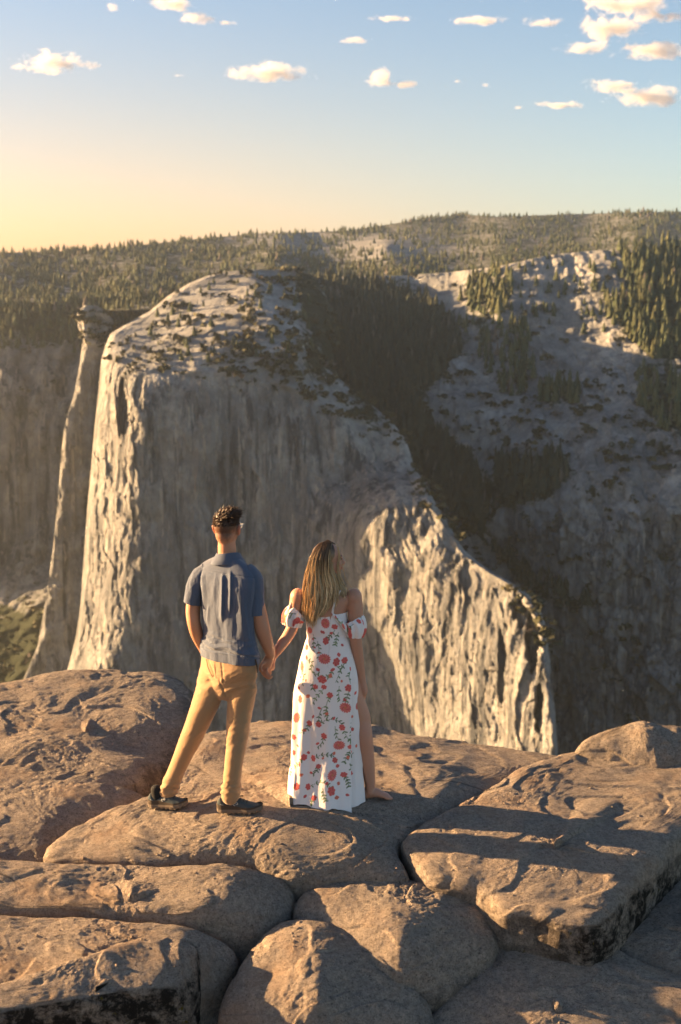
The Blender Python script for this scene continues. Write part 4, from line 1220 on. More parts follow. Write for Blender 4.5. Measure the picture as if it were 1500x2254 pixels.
d += bun * (.009 * np.maximum(0, 1 - np.abs(((pyv - 1428) + (px - 500) * -.10 + 4 * np.sin(px / 11)) / 7)) + (fbm(q3 * np.array([9, 9, 24]), 3, 311, .5, ridged=True) * .010).reshape(R, C) * (0.55 + .75 * smooth01((500 - px) / 40)))
d += -.006 * np.exp(-((pyv - 1437) / 1.6) ** 2) - .003 * bk * np.exp(-((pyv - (1263 + .015 * (px - 470))) / 1.1) ** 2)
P = P + N * d[..., None]
TURN = .60
cxm = A(503, 1350)[0]
P[..., 1] -= TURN * (P[..., 0] - cxm)
inner = P[::-1][:16] - N[::-1][:16] * .006
shirt = build('shirt', np.concatenate([P, inner]).reshape(-1, 3), grid_faces(R + 16, C, True)[:, ::-1], M_SHIRT, man)

def cloth_tube(name, pts, rads, parent, mat, nseg=84, sub=16, seed=0, amp=.006, freq=(14, 14, 14), ref=(1, 0, 0), lip=.004, attrs=None, swap=None):
    V, F = tube(pts, rads, nseg, sub, ref, cap=False)
    R = len(V) // nseg
    P = V.reshape(R, nseg, 3)
    cen = P.mean(1, keepdims=True)
    N = P - cen; N /= np.linalg.norm(N, axis=-1)[..., None]
    P = P + N * (fbm(P.reshape(-1, 3) * np.array(freq), 4, seed, .5, ridged=False) * amp).reshape(R, nseg, 1)
    lipr = P[::-1][:6] - N[::-1][:6] * lip
    Q = np.concatenate([P, lipr])
    return build(name, Q.reshape(-1, 3), grid_faces(R + 6, nseg, True), mat, parent, attrs=attrs(Q.reshape(-1, 3)) if attrs else None)
cloth_tube('sleeve', [A(458, 1252, .06), A(444, 1266, .07), A(434, 1285, .07), A(428, 1306, .068), A(423, 1328, .065)], [(.045, .05), (.058, .064), (.060, .066), (.058, .066), (.056, .066)], shirt, M_SHIRT, seed=321, amp=.010, freq=(12, 12, 9))
cloth_tube('sleeve', [A(541, 1252, -.06), A(554, 1268, -.075), A(560, 1292, -.08), (A(562, 1322, -.085)), A(564, 1353, -.09)], [(.045, .05), (.060, .066), (.060, .064), (.057, .062), (.056, .062)], shirt, M_SHIRT, seed=331, amp=.007, freq=(12, 12, 9))
# collar: a folded band round the neck
nk = np.linspace(-math.pi, math.pi, 90, endpoint=False)
rows = []
for (h, r1, r2, dy) in ((1236, .108, .092, 0), (1230, .100, .088, 0), (1222, .085, .078, 0), (1215, .074, .070, 0), (1213, .070, .067, 0), (1216, .066, .063, 0), (1228, .064, .06, 0)):
    c0 = A(503, h)
    dip = .022 * (1 - np.cos(nk)) / 2
    rows.append(np.stack([c0[0] + r1 * np.sin(nk), c0[1] - r2 * np.cos(nk), c0[2] - dip + .004 * np.sin(nk * 2)], -1))
K = cr(np.array([x.ravel() for x in rows]), 5).reshape(-1, 90, 3)
build('collar', K.reshape(-1, 3), grid_faces(K.shape[0], 90, True), M_SHIRT, shirt)

# trousers
kl = (fL[1] - YM); kr = (fR[1] - YM)
pel = [tube([A(505, 1432), A(505, 1455), A(504, 1480), A(502, 1506)], [(.176, .118), (.180, .124), (.178, .124), (.150, .105)], 36, 5),
       tube([A(470, 1478, 0), A(461, 1525, kl * .2), A(442, 1575, kl * .45), A(421, 1625, kl * .65), A(400, 1672, kl * .85), A(382, 1712, kl), A(369, 1744, kl)], [.084, (.086, .096), (.077, .086), (.064, .072), (.056, .062), (.052, .058), (.050, .056)], 26, 7),
       tube([A(537, 1478, 0), A(533, 1525, kr * .2), A(527, 1575, kr * .4), A(522, 1625, kr * .7), A(516, 1672, kr), A(511, 1715, kr), A(508, 1756, kr)], [.082, (.085, .096), (.077, .086), (.065, .072), (.057, .063), (.053, .058), (.052, .057)], 26, 7)]
V, Fm = fuse(pel, 0.0055, 6)
N = vnormals(V, Fm)
px, pyv = topx(V)
q = np.stack([V[:, 0] * .8 + V[:, 2] * .6, V[:, 1], V[:, 2] - V[:, 0] * .5], 1)
fold = fbm(q * np.array([5, 5, 12]), 3, 341, .45, ridged=True) * .011
knee = np.exp(-((pyv - 1625) / 38) ** 2) * .6 + np.exp(-((pyv - 1735) / 22) ** 2) * 1.6 + np.exp(-((pyv - 1505) / 30) ** 2) * 1.1 + .12
V = V + N * (fold * knee)[:, None]
hemz = np.exp(-((pyv - 1738) / 9) ** 2) * .006 * np.sin(pyv / 2.2)
V = V + N * hemz[:, None]
for x0, x1, y0, y1 in ((454, 470, 1452, 1490), (486, 492, 1450, 1500), (484, 497, 1500, 1530)):
    xx = x0 + (x1 - x0) * np.clip((pyv - y0) / (y1 - y0), 0, 1)
    V = V - N * (np.exp(-((px - xx) / 2.0) ** 2) * .006 * (pyv > y0 - 5) * (pyv < y1 + 5) * (N[:, 1] < 0))[:, None]
V[:, 1] -= TURN * (V[:, 0] - cxm) * smooth01((1570 - pyv) / 110)
trs = build('trousers', V, Fm, M_CHINO, man)
dk = mat_plain('pocket_lining', (0.06, 0.045, 0.03), .9)
cpk = [A(563, 1452, -.165), A(566, 1466, -.160), A(567, 1480, -.150)]
build('pocket', *tube(cpk, [.004, .005, .003], 8, 6), dk, trs)
build('pocket', *tube([A(455, 1452, -.048), A(459, 1470, -.060), A(468, 1490, -.072)], [.0018, .0022, .0015], 8, 6), dk, trs)

# shoes
M_UPPER = mat_cloth('dark_teal_knit', (0.05, 0.062, 0.064), (0.09, 0.105, 0.105), scale=500, sheen=.05)
M_MUD = mat_plain('brown_rubber', (0.060, 0.042, 0.028), .8)
M_SOLE = mat_plain('grey_brown_sole', (0.16, 0.12, 0.085), .85)
M_SOCK = mat_plain('black_sock', (0.012, 0.012, 0.013), .95)
M_MARK = mat_plain('white_print', (0.62, 0.60, 0.56), .7)
M_LACE = mat_plain('dark_lace', (0.02, 0.02, 0.02), .9)
def shoe(heel, toe, parent, lift):
    h0, t0 = np.array(heel), np.array(toe)
    f = t0 - h0; Ls = np.linalg.norm(f); f = f / Ls
    r = unit(np.cross(f, (0, 0, 1))); u = np.cross(r, f)
    s = np.linspace(0, 1, 46)
    wid = curve([(0, .016), (.03, .028), (.12, .036), (.3, .034), (.5, .038), (.7, .046), (.85, .043), (.95, .030), (1, .010)])(s)
    hgt = curve([(0, .055), (.03, .082), (.08, .092), (.20, .074), (.34, .076), (.46, .092), (.56, .082), (.70, .064), (.85, .052), (.95, .040), (1, .022)])(s)
    base = .026 + .014 * smooth01((s - .72) / .28) + .006 * smooth01((.08 - s) / .08)
    th = np.linspace(-.25, math.pi + .25, 30)
    rows, rim = [], []
    for i in range(46):
        c = h0 + f * (s[i] * Ls)
        x = np.cos(th) * wid[i]; y = np.where(np.sin(th) > 0, np.abs(np.sin(th)) ** .75, -.3 * np.abs(np.sin(th))) * (hgt[i] - base[i])
        rows.append(c + r * x[:, None] + u * (base[i] + y)[:, None])
    P = np.array(rows)
    sh = empty_part = build('shoe', P.reshape(-1, 3), grid_faces(46, 30), M_UPPER, parent)
    lab = None
    # muddy band low on the upper
    rows = []
    for i in range(46):
        c = h0 + f * (s[i] * Ls)
        top = base[i] + .030 * (1 - .55 * smooth01((s[i] - .25) / .4))
        ring = []
        for a, hh in ((-1.04, base[i] - .004), (-1.05, base[i] + .004), (-1.0, top)):
            ring.append(c + r * wid[i] * a + u * hh)
        for a, hh in ((1.0, top), (1.05, base[i] + .004), (1.04, base[i] - .004)):
            ring.append(c + r * wid[i] * a + u * hh)
        rows.append(ring)
    Q = np.array(rows)
    fa = grid_faces(46, 6)
    fa = fa[(np.arange(len(fa)) % 5) != 2]
    build('rand', Q.reshape(-1, 3), fa, M_MUD, sh)
    # sole with studs
    rows = []
    for i in range(46):
        c = h0 + f * (s[i] * Ls)
        w_ = wid[i] * 1.08
        lug = .007 * (math.sin(s[i] * 2 * math.pi * 8.5) > .1) * (.06 < s[i] < .97)
        b0 = .010 + (base[i] - .026) * 1.0 - lug - .004
        rows.append([c - r * w_ + u * (base[i] + .002), c - r * w_ * 1.04 + u * (base[i] - .010), c - r * w_ * .96 + u * b0, c + r * w_ * .96 + u * b0, c + r * w_ * 1.04 + u * (base[i] - .010), c + r * w_ + u * (base[i] + .002)])
    Q = np.array(rows)
    build('sole', Q.reshape(-1, 3), [grid_faces(46, 6, True), np.array([[0, 1, 2, 3, 4, 5]]), np.array([[45 * 6 + k for k in range(6)][::-1]])], M_SOLE, sh, smooth=False)
    # sock in the opening
    c = h0 + f * (.235 * Ls)
    build('sock', *tube([c + u * .05, c + u * .08, c + u * .118], [(.034, .030), (.036, .031), (.036, .032)], 18, 4, f), M_SOCK, sh)
    # laces and bow
    for k in range(4):
        q = .46 + .07 * k
        c = h0 + f * (q * Ls); hh = np.interp(q, s, hgt); w_ = np.interp(q, s, wid)
        build('lace', *tube([c - r * w_ * .62 + u * (hh * .86), c + u * (hh + .003), c + r * w_ * .62 + u * (hh * .86)], [.0022] * 3, 6, 5), M_LACE, sh)
    c = h0 + f * (.47 * Ls) + u * .094
    for sg in (-1, 1):
        build('lace', *tube([c, c + f * -.010 * sg + u * .020 + r * .012 * sg, c + f * (.030 * sg + .012) + u * .016 + r * .02 * sg, c + f * .006 + u * .002], [.0019, .0022, .0022, .0019], 6, 6), M_LACE, sh)
    # round mark, an o and an n drawn as a broken ring pair, on the side that faces the viewer
    side = r if r[1] < 0 else -r
    def P3(q, hh, off=.0015):
        w_ = np.interp(q, s, wid); H = np.interp(q, s, hgt); b_ = np.interp(q, s, base)
        k = np.clip((hh - b_) / (H - b_), 0, .98) ** (1 / .75)
        return h0 + f * (q * Ls) + u * hh + side * (w_ * math.sqrt(1 - k * k) + off)
    for cx, arcs in ((.415, (40, 320)), (.470, (200, 500))):
        a = np.radians(np.linspace(arcs[0], arcs[1], 12))
        pts = [P3(cx + .020 * math.cos(x) * (1.0), .058 + (.415 - cx) * -.12 + .0058 * math.sin(x)) for x in a]
        build('logo', *tube(pts, [.0014] * 12, 6, 2), M_MARK, sh)
    build('stripe', *tube([P3(.10, .060), P3(.14, .057), P3(.19, .053)], [.0011] * 3, 6, 3), M_MARK, sh)
    return sh
def sh_pts(hx, hy, tx, ty):
    a = on_rock(hx, hy); b = on_rock(tx, ty)
    return a, b
a = on_rock(338, 1773); b = on_rock(416, 1778); 
def level(p, k=.0): return np.array([p[0], p[1], rock_z(p[0], p[1]) + k])
a = level(at(329, 1768, fL[1] + .01), .010); b = level(at(416, 1774, fL[1] - .06), .004)
shoe(a, a + unit(b - a) * .262, man, 0)
a = level(at(480, 1788, fR[1] + .02), .008); b = level(at(580, 1780, fR[1] - .03), .008)
shoe(a, a + unit(b - a) * .288, man, 0)
# glasses
M_GL = mat_plain('clear_frame', (0.75, 0.72, 0.68), .15, .6)
gl = build('glasses', *tube([HQ(.074, -.004, .010), HQ(.079, .03, .016), HQ(.076, .088, .016), HQ(.055, .100, .012), HQ(.0, .108, .012), HQ(-.055, .100, .012), HQ(-.076, .088, .016), HQ(-.079, .03, .016), HQ(-.074, -.004, .010)], [.0022] * 9, 8, 5), M_GL, man)
for sg in (-1, 1):
    a_ = np.linspace(0, 2 * math.pi, 14)
    build('rim', *tube([HQ(sg * (.036 + .027 * math.cos(x)), .100, .004 + .021 * math.sin(x)) for x in a_], [.002] * 14, 6, 2), M_GL, gl)

# ------------------------------------------------------------------ woman
wom = empty('person', (float(fD[0]), float(YW), float(min(fD[2], fW[2]))),
            'long-haired blonde woman in red floral white dress, barefoot, looking right', 'person', 'couple holding hands on the slab')
B = lambda px, py, dy=0.0: at(px, py, YW + dy)
wc = B(723, 1231, .0)
parts, (wf, wr, wu), WQ = head_shapes(wc, math.radians(80), s=.93, ears=False, female=True)
parts.append(tube([B(717, 1252, .0), B(720, 1275, .005), B(722, 1296, .0), B(722, 1318, .0)], [.052, .050, .054, (.09, .06)], 18, 5))
parts.append(tube([B(720, 1294), B(719, 1312), B(718, 1340), B(718, 1370), B(719, 1400)], [(.07, .05), (.150, .075), (.130, .088), (.115, .085), (.10, .08)], 28, 5))
for sg, xs in ((-1, 657), (1, 779)): parts.append(ball(B(xs, 1315), (.052, .055, .058)))
parts.append(tube([B(657, 1314), B(651, 1345, -.01), B(645, 1377, -.02), B(634, 1400, -.045), B(617, 1424, -.07), B(601, 1446, -.075)], [.050, .045, .038, .036, .032, (.023, .027)], 16, 6))
parts.append(tube([B(779, 1314), B(783, 1350, -.005), B(783, 1385, -.01), B(784, 1412, -.01), B(789, 1450, .015), B(795, 1482, .03), B(798, 1500, .035)], [.051, .047, .041, .038, .036, .027, (.023, .027)], 16, 6))
# her left hand, laid over his
parts.append(tube([B(601, 1445, -.075), B(596, 1456, -.08), B(590, 1467, -.085), B(587, 1474, -.085)], [(.024, .024), (.030, .020), (.034, .018), (.030, .016)], 14, 5))
for k, (x, y) in enumerate(((578, 1466), (583, 1473), (589, 1477), (595, 1475))):
    parts.append(finger(B(x, y, -.085), [(-.25 + .12 * k, .1, -1), (-.1, .9, -.55), (0.1, .8, .6)], [.022, .022, .018], .0082))
parts.append(finger(B(600, 1455, -.085), [(.35, -.1, -1), (.0, .3, -1), (-.3, .5, -.8)], [.024, .024, .02], .0088))
# her right hand, hanging
parts.append(tube([B(798, 1499, .035), B(800, 1509, .035), B(803, 1521, .035), B(803, 1526, .035)], [(.022, .025), (.025, .032), (.021, .036), (.016, .034)], 14, 5))
for k, (dy, ln_) in enumerate(((.028, .9), (.010, 1.0), (-.008, .97), (-.024, .8))):
    parts.append(finger(B(803.5 - 1.2 * k, 1524, .035 + dy), [(.05, .02, -1), (-.10, .05, -1), (-.30, .05, -1)], [.030 * ln_, .022 * ln_, .018 * ln_], .0076))
parts.append(finger(B(797, 1506, .05), [(-.2, .25, -1), (-.15, .1, -1), (-.1, 0, -1)], [.028, .024, .02], .0085))
# standing leg that shows through the slit, and foot
lw = fW[1] - YW
parts.append(tube([B(760, 1500, .02), B(775, 1540, .03), B(792, 1575, .035), B(797, 1592, .03), B(802, 1622, lw * .6), B(806, 1660, lw), B(812, 1700, lw), B(815, 1728, lw), B(816, 1744, lw)], [.082, .078, .066, (.058, .062), (.054, .058), (.052, .056), (.041, .045), (.032, .037), (.030, .040)], 20, 6))
hz_ = rock_z(fW[0], fW[1])
ft = lambda px, dy, h: np.array([at(px, 1757, fW[1])[0], fW[1] + dy, hz_ + h])
parts.append(tube([ft(806, 0, .040), ft(812, 0, .036), ft(826, -.005, .040), ft(840, -.010, .030), ft(852, -.014, .020)], [(.026, .036), (.030, .036), (.034, .030), (.038, .022), (.036, .015)], 16, 5, (0, 1, 0)))
parts.append(ball(ft(805, 0, .024), (.026, .026, .026)))
for k in range(5):
    parts.append(finger(ft(852 - 2.0 * abs(k - 1), -.042 + .016 * k, .017), [(1, 0, -.1), (1, 0, -.25)], [.022 - .002 * k, .014], .0095 - .0006 * k if k else .012))
V, Fm = fuse(parts, 0.0050, 4)
base = np.tile(np.array([0.50, 0.255, 0.165]), (len(V), 1))
loc = (V - wc) @ np.stack([wr, wf, wu]).T / .93
lip = np.exp(-((loc[:, 2] + .058) / .007) ** 2) * (loc[:, 1] > .080) * (np.abs(loc[:, 0]) < .024)
base = base * (1 - lip[:, None]) + np.array([.42, .10, .09]) * lip[:, None]
eye = np.exp(-((loc[:, 2] - .004) / .006) ** 2 - ((np.abs(loc[:, 0]) - .034) / .015) ** 2) * (loc[:, 1] > .05)
brow = np.exp(-((loc[:, 2] - .028) / .004) ** 2 - ((np.abs(loc[:, 0]) - .034) / .018) ** 2) * (loc[:, 1] > .05)
k_ = np.clip(eye * 1.3 + brow * .8, 0, 1)[:, None]
base = base * (1 - k_) + np.array([.03, .018, .012]) * k_
# small lines of ink on the right shoulder blade
px, pyv = topx(V)
N = vnormals(V, Fm)
for k in range(5):
    yy = 1297 + 3.4 * k
    m_ = (np.abs(pyv - (yy - (px - 728) * .12)) < .8) & (px > 722) & (px < 738.5 - 2.6 * k) & (N[:, 1] < -.2)
    base[m_] = base[m_] * .35
build('body', V, Fm, M_SKIN, wom, attrs={'Col': base})
lash = mat_plain('eyelash', (0.01, 0.008, 0.007), .8)
build('eyelash', *tube([WQ(.020, .083, .006), WQ(.034, .086, .005), WQ(.050, .075, .006)], [.0016, .0022, .0014], 6, 4), lash, wom)

# ---- flower print
FL = [(717, 1364, 11, 0), (683, 1382, 9, 0), (715, 1441, 13, 0), (666, 1460, 11, 0), (676, 1420, 8, 1), (718, 1403, 8, 1), (737, 1372, 7, 1), (741, 1447, 9, 1), (758, 1445, 8, 1), (710, 1484, 10, 1), (711, 1383, 5, 2), (701, 1463, 5, 2), (677, 1441, 5, 2),
      (763, 1504, 8, 1), (664, 1531, 9, 1), (727, 1517, 7, 1), (696, 1500, 6, 1), (714, 1500, 6, 1), (661, 1508, 5, 2), (680, 1522, 5, 3), (730, 1385, 4, 2), (753, 1413, 4, 2), (733, 1463, 5, 2), (728, 1476, 5, 3), (769, 1465, 5, 2), (746, 1433, 5, 2),
      (758, 1546, 12, 0), (658, 1572, 12, 0), (682, 1581, 7, 1), (702, 1582, 7, 1), (752, 1588, 7, 1), (786, 1550, 8, 0), (714, 1606, 7, 1), (746, 1630, 12, 0), (766, 1636, 6, 1), (654, 1616, 7, 1), (672, 1666, 7, 1), (690, 1668, 7, 1), (738, 1672, 7, 1), (702, 1690, 6, 1),
      (732, 1716, 12, 0), (756, 1718, 7, 1), (776, 1722, 7, 1), (654, 1658, 6, 1), (660, 1754, 8, 1), (678, 1752, 7, 1), (730, 1758, 10, 1), (692, 1776, 7, 1), (744, 1690, 5, 2), (645, 1692, 8, 0), (704, 1546, 4, 2), (720, 1558, 4, 3), (735, 1568, 4, 2), (690, 1566, 4, 2),
      (673, 1596, 4, 3), (700, 1625, 4, 2), (660, 1637, 4, 2), (736, 1652, 4, 3), (770, 1600, 4, 2), (778, 1570, 4, 3), (776, 1655, 5, 2), (762, 1665, 4, 3), (679, 1653, 4, 2), (712, 1665, 3, 3), (665, 1690, 4, 2), (685, 1712, 4, 2), (668, 1720, 4, 3), (720, 1738, 4, 2), (746, 1742, 4, 3), (774, 1748, 4, 2),
      (742, 1775, 5, 3), (762, 1772, 4, 2), (672, 1775, 4, 2), (690, 1400, 3, 2), (694, 1418, 3, 2), (703, 1428, 3, 2), (664, 1484, 3, 2), (676, 1489, 3, 3), (752, 1489, 3, 3), (757, 1529, 4, 2), (772, 1522, 4, 3), (783, 1520, 5, 2), (779, 1598, 5, 2), (784, 1640, 4, 3)]
STEM = [((737, 1380), (728, 1392), (718, 1400)), ((745, 1385), (741, 1400), (738, 1412)), ((758, 1450), (748, 1470), (740, 1490)), ((741, 1455), (750, 1462), (758, 1450)), ((690, 1390), (692, 1410), (690, 1425)), ((700, 1405), (703, 1420), (703, 1440)),
        ((678, 1445), (688, 1450), (686, 1465)), ((686, 1455), (690, 1470), (703, 1474)), ((733, 1463), (728, 1476), (712, 1480)), ((768, 1468), (764, 1480), (766, 1495)), ((691, 1490), (690, 1505), (700, 1502)), ((714, 1504), (700, 1520), (690, 1536)), ((727, 1517), (722, 1530), (718, 1544)),
        ((747, 1500), (746, 1518), (748, 1530)), ((763, 1512), (760, 1526), (757, 1540)), ((682, 1581), (676, 1594), (664, 1606)), ((702, 1582), (722, 1570), (742, 1572), (752, 1582)), ((714, 1606), (710, 1622), (700, 1634)), ((720, 1545), (718, 1556), (722, 1566)), ((738, 1586), (740, 1602), (746, 1616)),
        ((766, 1645), (762, 1660), (756, 1680)), ((690, 1668), (712, 1655), (730, 1656), (738, 1666)), ((672, 1670), (664, 1684), (656, 1700)), ((702, 1690), (698, 1704), (690, 1716)), ((776, 1722), (768, 1700), (770, 1680)), ((678, 1752), (700, 1740), (716, 1738), (730, 1750)), ((692, 1776), (688, 1784), (684, 1789)), ((756, 1720), (762, 1735), (764, 1752)),
        ((775, 1560), (770, 1580), (768, 1600)), ((770, 1600), (766, 1618), (766, 1632)), ((780, 1660), (774, 1676), (776, 1700)), ((754, 1590), (760, 1610), (768, 1622)), ((645, 1695), (648, 1712), (646, 1730)), ((664, 1470), (672, 1480), (668, 1500)), ((710, 1545), (704, 1560), (702, 1575)), ((712, 1752), (714, 1768), (718, 1780))]
def paint(U, Wv, flowers, stems, seed=0):
    """print in cloth coordinates (metres): white ground, red blooms, green sprays"""
    r = np.random.default_rng(seed)
    C = np.tile(np.array([.82, .755, .725]), (len(U), 1))
    def blend(m, k, c):
        C[m] = C[m] * (1 - k[:, None]) + np.array(c) * k[:, None]
    for st in stems:
        p = cr(np.array(st), 6)
        green = np.array([.10, .15, .055]) * (0.8 + .6 * r.random())
        lo, hi = p.min(0) - .02, p.max(0) + .02
        box = np.where((U > lo[0]) & (U < hi[0]) & (Wv > lo[1]) & (Wv < hi[1]))[0]
        if not len(box): continue
        dd = np.min(np.hypot(U[box][:, None] - p[None, :, 0], Wv[box][:, None] - p[None, :, 1]), 1)
        blend(box, smooth01((.0042 - dd) / .0024), green)
        for i in range(2, len(p), 3):
            for sg in (-1, 1):
                if r.random() < .75:
                    tdir = p[i] - p[i - 1]; an = math.atan2(tdir[1], tdir[0]) + sg * (.7 + .4 * r.random())
                    c = p[i] + np.array([math.cos(an), math.sin(an)]) * .010
                    x = U[box] - c[0]; y = Wv[box] - c[1]
                    a = x * math.cos(an) + y * math.sin(an); b = -x * math.sin(an) + y * math.cos(an)
                    e = (a / .0105) ** 2 + (b / .0040) ** 2
                    blend(box, smooth01((1.15 - e) / .4), green * (0.9 + .5 * r.random()))
    for (fx, fy, R, kind) in flowers:
        m = np.where((np.abs(U - fx) < R * 1.3) & (np.abs(Wv - fy) < R * 1.3))[0]
        if not len(m): continue
        x, y = U[m] - fx, Wv[m] - fy
        d = np.hypot(x, y); a = np.arctan2(y, x) + r.random() * 6
        npet = (15, 6, 4, 4)[kind]
        sh = .80 + .20 * np.abs(np.cos(a * npet / 2)) + .10 * np.sin(a * 2 + r.random() * 6)
        if kind == 2: sh = sh * (.72 + .3 * np.abs(np.sin(a)))
        e = d / (R * sh)
        red = np.array([(.64, .085, .070), (.62, .065, .055), (.60, .055, .050), (.68, .15, .065)][kind]) * (0.85 + .3 * r.random())
        pink = np.array([.80, .30, .24])
        mixv = np.clip(.5 + .5 * np.cos(a * npet + 4 * d / R) * (d / R), 0, 1) * (.75 if kind == 0 else .5)
        cc = red * (1 - mixv[:, None]) + pink * mixv[:, None]
        dark = smooth01((.45 - np.abs(d / R - .45)) / .4) * np.clip(np.sin(a * 3 + d / R * 9), 0, 1) * .5
        cc = cc * (1 - dark[:, None]) + np.array([.36, .028, .028]) * dark[:, None]
        ctr = smooth01((.22 - d / R) / .1) * (kind == 0)
        cc = cc * (1 - ctr[:, None]) + np.array([.55, .20, .06]) * ctr[:, None]
        k = smooth01((1.08 - e) / .16)
        C[m] = C[m] * (1 - k[:, None]) + cc * k[:, None]
    return C

# dress: one sheath of cloth, open at the slit
keys = [(1346, 674, 763, .085, 0), (1362, 673, 765, .092, 0), (1385, 675, 766, .088, 0), (1402, 675, 767, .084, 0), (1425, 669, 773, .092, 0), (1455, 660, 781, .105, 0), (1485, 655, 787, .112, .0), (1530, 651, 790, .116, 0), (1600, 648, 791, .120, 0), (1660, 645, 792, .124, 0), (1720, 642, 794, .150, 0), (1760, 638, 796, .172, 0), (1792, 636, 798, .195, 0)]
NR, NC = 390, 410
P, py, th, hw, hd = loft(keys, YW, NC, NR, pw=2.15)
cen = P.mean(1, keepdims=True); N = P - cen; N[..., 2] = 0; N /= np.linalg.norm(N, axis=-1)[..., None]
low = smooth01((py - 1440) / 260)[:, None]
d = low * (.010 * np.sin(th * 5 + .8)[None] + .006 * np.sin(th * 9 + 2.1)[None] + .004 * np.sin(th * 14)[None])
px, pyv = topx(P.reshape(-1, 3)); px = px.reshape(NR, NC); pyv = pyv.reshape(NR, NC)
back_ = np.cos(th)[None] > 0
for x0, x1, a_, w_ in ((766, 771, .020, 7), (650, 652, .014, 5), (776, 780, -.012, 5), (690, 684, .004, 10)):
    xx = x0 + (x1 - x0) * np.clip((pyv - 1450) / 340, 0, 1)
    d += back_ * a_ * np.exp(-((px - xx) / w_) ** 2) * smooth01((pyv - 1440) / 80)
d += (fbm(P.reshape(-1, 3) * np.array([9, 9, 3]), 4, 401, .5) * .008).reshape(NR, NC) * (.35 + .65 * low)
d += -.004 * back_ * np.exp(-((px - (727 + (pyv - 1380) * -.06)) / 1.2) ** 2) * (pyv < 1470) - .005 * np.exp(-((pyv - 1402) / 7) ** 2)
P = P + N * d[..., None]
# hem follows the rock
zr = np.array([rock_z(x, y) for x, y in P[-1, ::6, :2]])
zr = np.interp(np.arange(NC), np.arange(0, NC, 6), zr, period=NC)
gap = P[-1, :, 2] - (zr + .004 + .006 * np.sin(th * 7))
P[..., 2] -= (smooth01((py - 1600) / 190)[:, None] * gap[None])
# print coordinates: metres across the cloth from the back seam, metres down
u_ = th[None] * (hw[:, None] * .98)
w_c = (P[0, :, 2].mean() - P[..., 2])
rowpy = py
def to_cloth(fx, fy):
    i = int(np.clip(np.searchsorted(rowpy, fy), 0, NR - 1))
    ccx = (topx(at((np.interp(fy, [k[0] for k in keys], [k[1] for k in keys]) + np.interp(fy, [k[0] for k in keys], [k[2] for k in keys])) / 2, fy, YW)[None])[0][0])
    half = (np.interp(fy, [k[0] for k in keys], [k[2] for k in keys]) - np.interp(fy, [k[0] for k in keys], [k[1] for k in keys])) / 2
    t_ = math.asin(float(np.clip((fx - ccx) / half, -.97, .97)))
    return t_ * hw[i] * .98, float(w_c[i].mean())
M_PX = 1 / 353.0
fl = [(*to_cloth(x, y), R_ * M_PX * .98, k) for x, y, R_, k in FL]
sts = [[to_cloth(x, y) for x, y in s] for s in STEM]
r9 = np.random.default_rng(9)
for k in range(120):                                   # the side away from the viewer
    a = math.pi * (.52 + .48 * r9.random()) * r9.choice([-1, 1]); row = r9.integers(0, NR)
    fl.append((a * hw[row] * .98, float(w_c[row].mean()), r9.choice([.034, .022, .02, .013]), int(r9.choice([0, 1, 1, 2]))))
C = paint(u_.ravel(), w_c.ravel(), fl, sts, 3)
seam = (back_ & (np.abs(px - (727 + (pyv - 1380) * -.06)) < .8) & (pyv < 1470)).ravel()
C[seam] *= .93
F = grid_faces(NR, NC, True)[:, ::-1]
fr_ = np.arange(len(F)) // NC; fc_ = np.arange(len(F)) % NC
tf = th[fc_]; pf = py[fr_]
slit = (pf > 1532) & (tf > 1.42) & (tf < 1.42 + np.interp(pf, [1532, 1580, 1792], [0.02, .55, 1.05]))
dress = build('dress', P.reshape(-1, 3), F[~slit], M_DRESS, wom, attrs={'Col': C})

def ruffle(pts, rads, seed, flowers):
    V, _ = tube(pts, rads, 130, 26, (1, 0, 0), cap=False)
    Rr = len(V) // 130; Q = V.reshape(Rr, 130, 3)
    cen = Q.mean(1, keepdims=True); N = Q - cen; N /= np.linalg.norm(N, axis=-1)[..., None]
    t_ = np.linspace(0, 2 * math.pi, 130, endpoint=False); s = np.linspace(0, 1, Rr)
    dd = .006 * np.sin(t_ * 6 + seed)[None] * s[:, None] + .004 * np.sin(t_ * 11 + seed * 2 + 3 * s[:, None]) + .010 * np.sin(math.pi * s)[:, None]
    Q = Q + N * dd[..., None]
    lipr = Q[::-1][:5] - N[::-1][:5] * .005
    Q = np.concatenate([Q, lipr])
    u_ = np.repeat((t_ * .06)[None], Rr + 5, 0); w_ = np.repeat((np.append(s, [1] * 5) * .07)[:, None], 130, 1)
    C = paint(u_.ravel(), w_.ravel(), flowers, [[(.10, .02), (.14, .04), (.16, .06)], [(.26, .03), (.30, .05), (.33, .03)]], seed)
    return build('sleeve', Q.reshape(-1, 3), grid_faces(Rr + 5, 130, True), M_DRESS, dress, attrs={'Col': C})
rf = np.random.default_rng(4)
ff = [(.37 * rf.random(), .07 * rf.random(), rf.choice([.017, .012, .010]), int(rf.choice([0, 1, 2]))) for _ in range(15)]
ruffle([B(659, 1346, -.005), B(652, 1352, -.008), B(646, 1362, -.012), B(643, 1378, -.016)], [(.052, .056), (.058, .060), (.058, .060), (.052, .055)], 1, ff)
ff2 = [(.37 * rf.random(), .07 * rf.random(), rf.choice([.020, .015, .011]), int(rf.choice([0, 1, 1]))) for _ in range(15)]
ruffle([B(776, 1362, -.005), B(780, 1370, -.005), B(782, 1384, -.008), B(781, 1402, -.01)], [(.058, .060), (.063, .066), (.060, .064), (.048, .052)], 2, ff2)
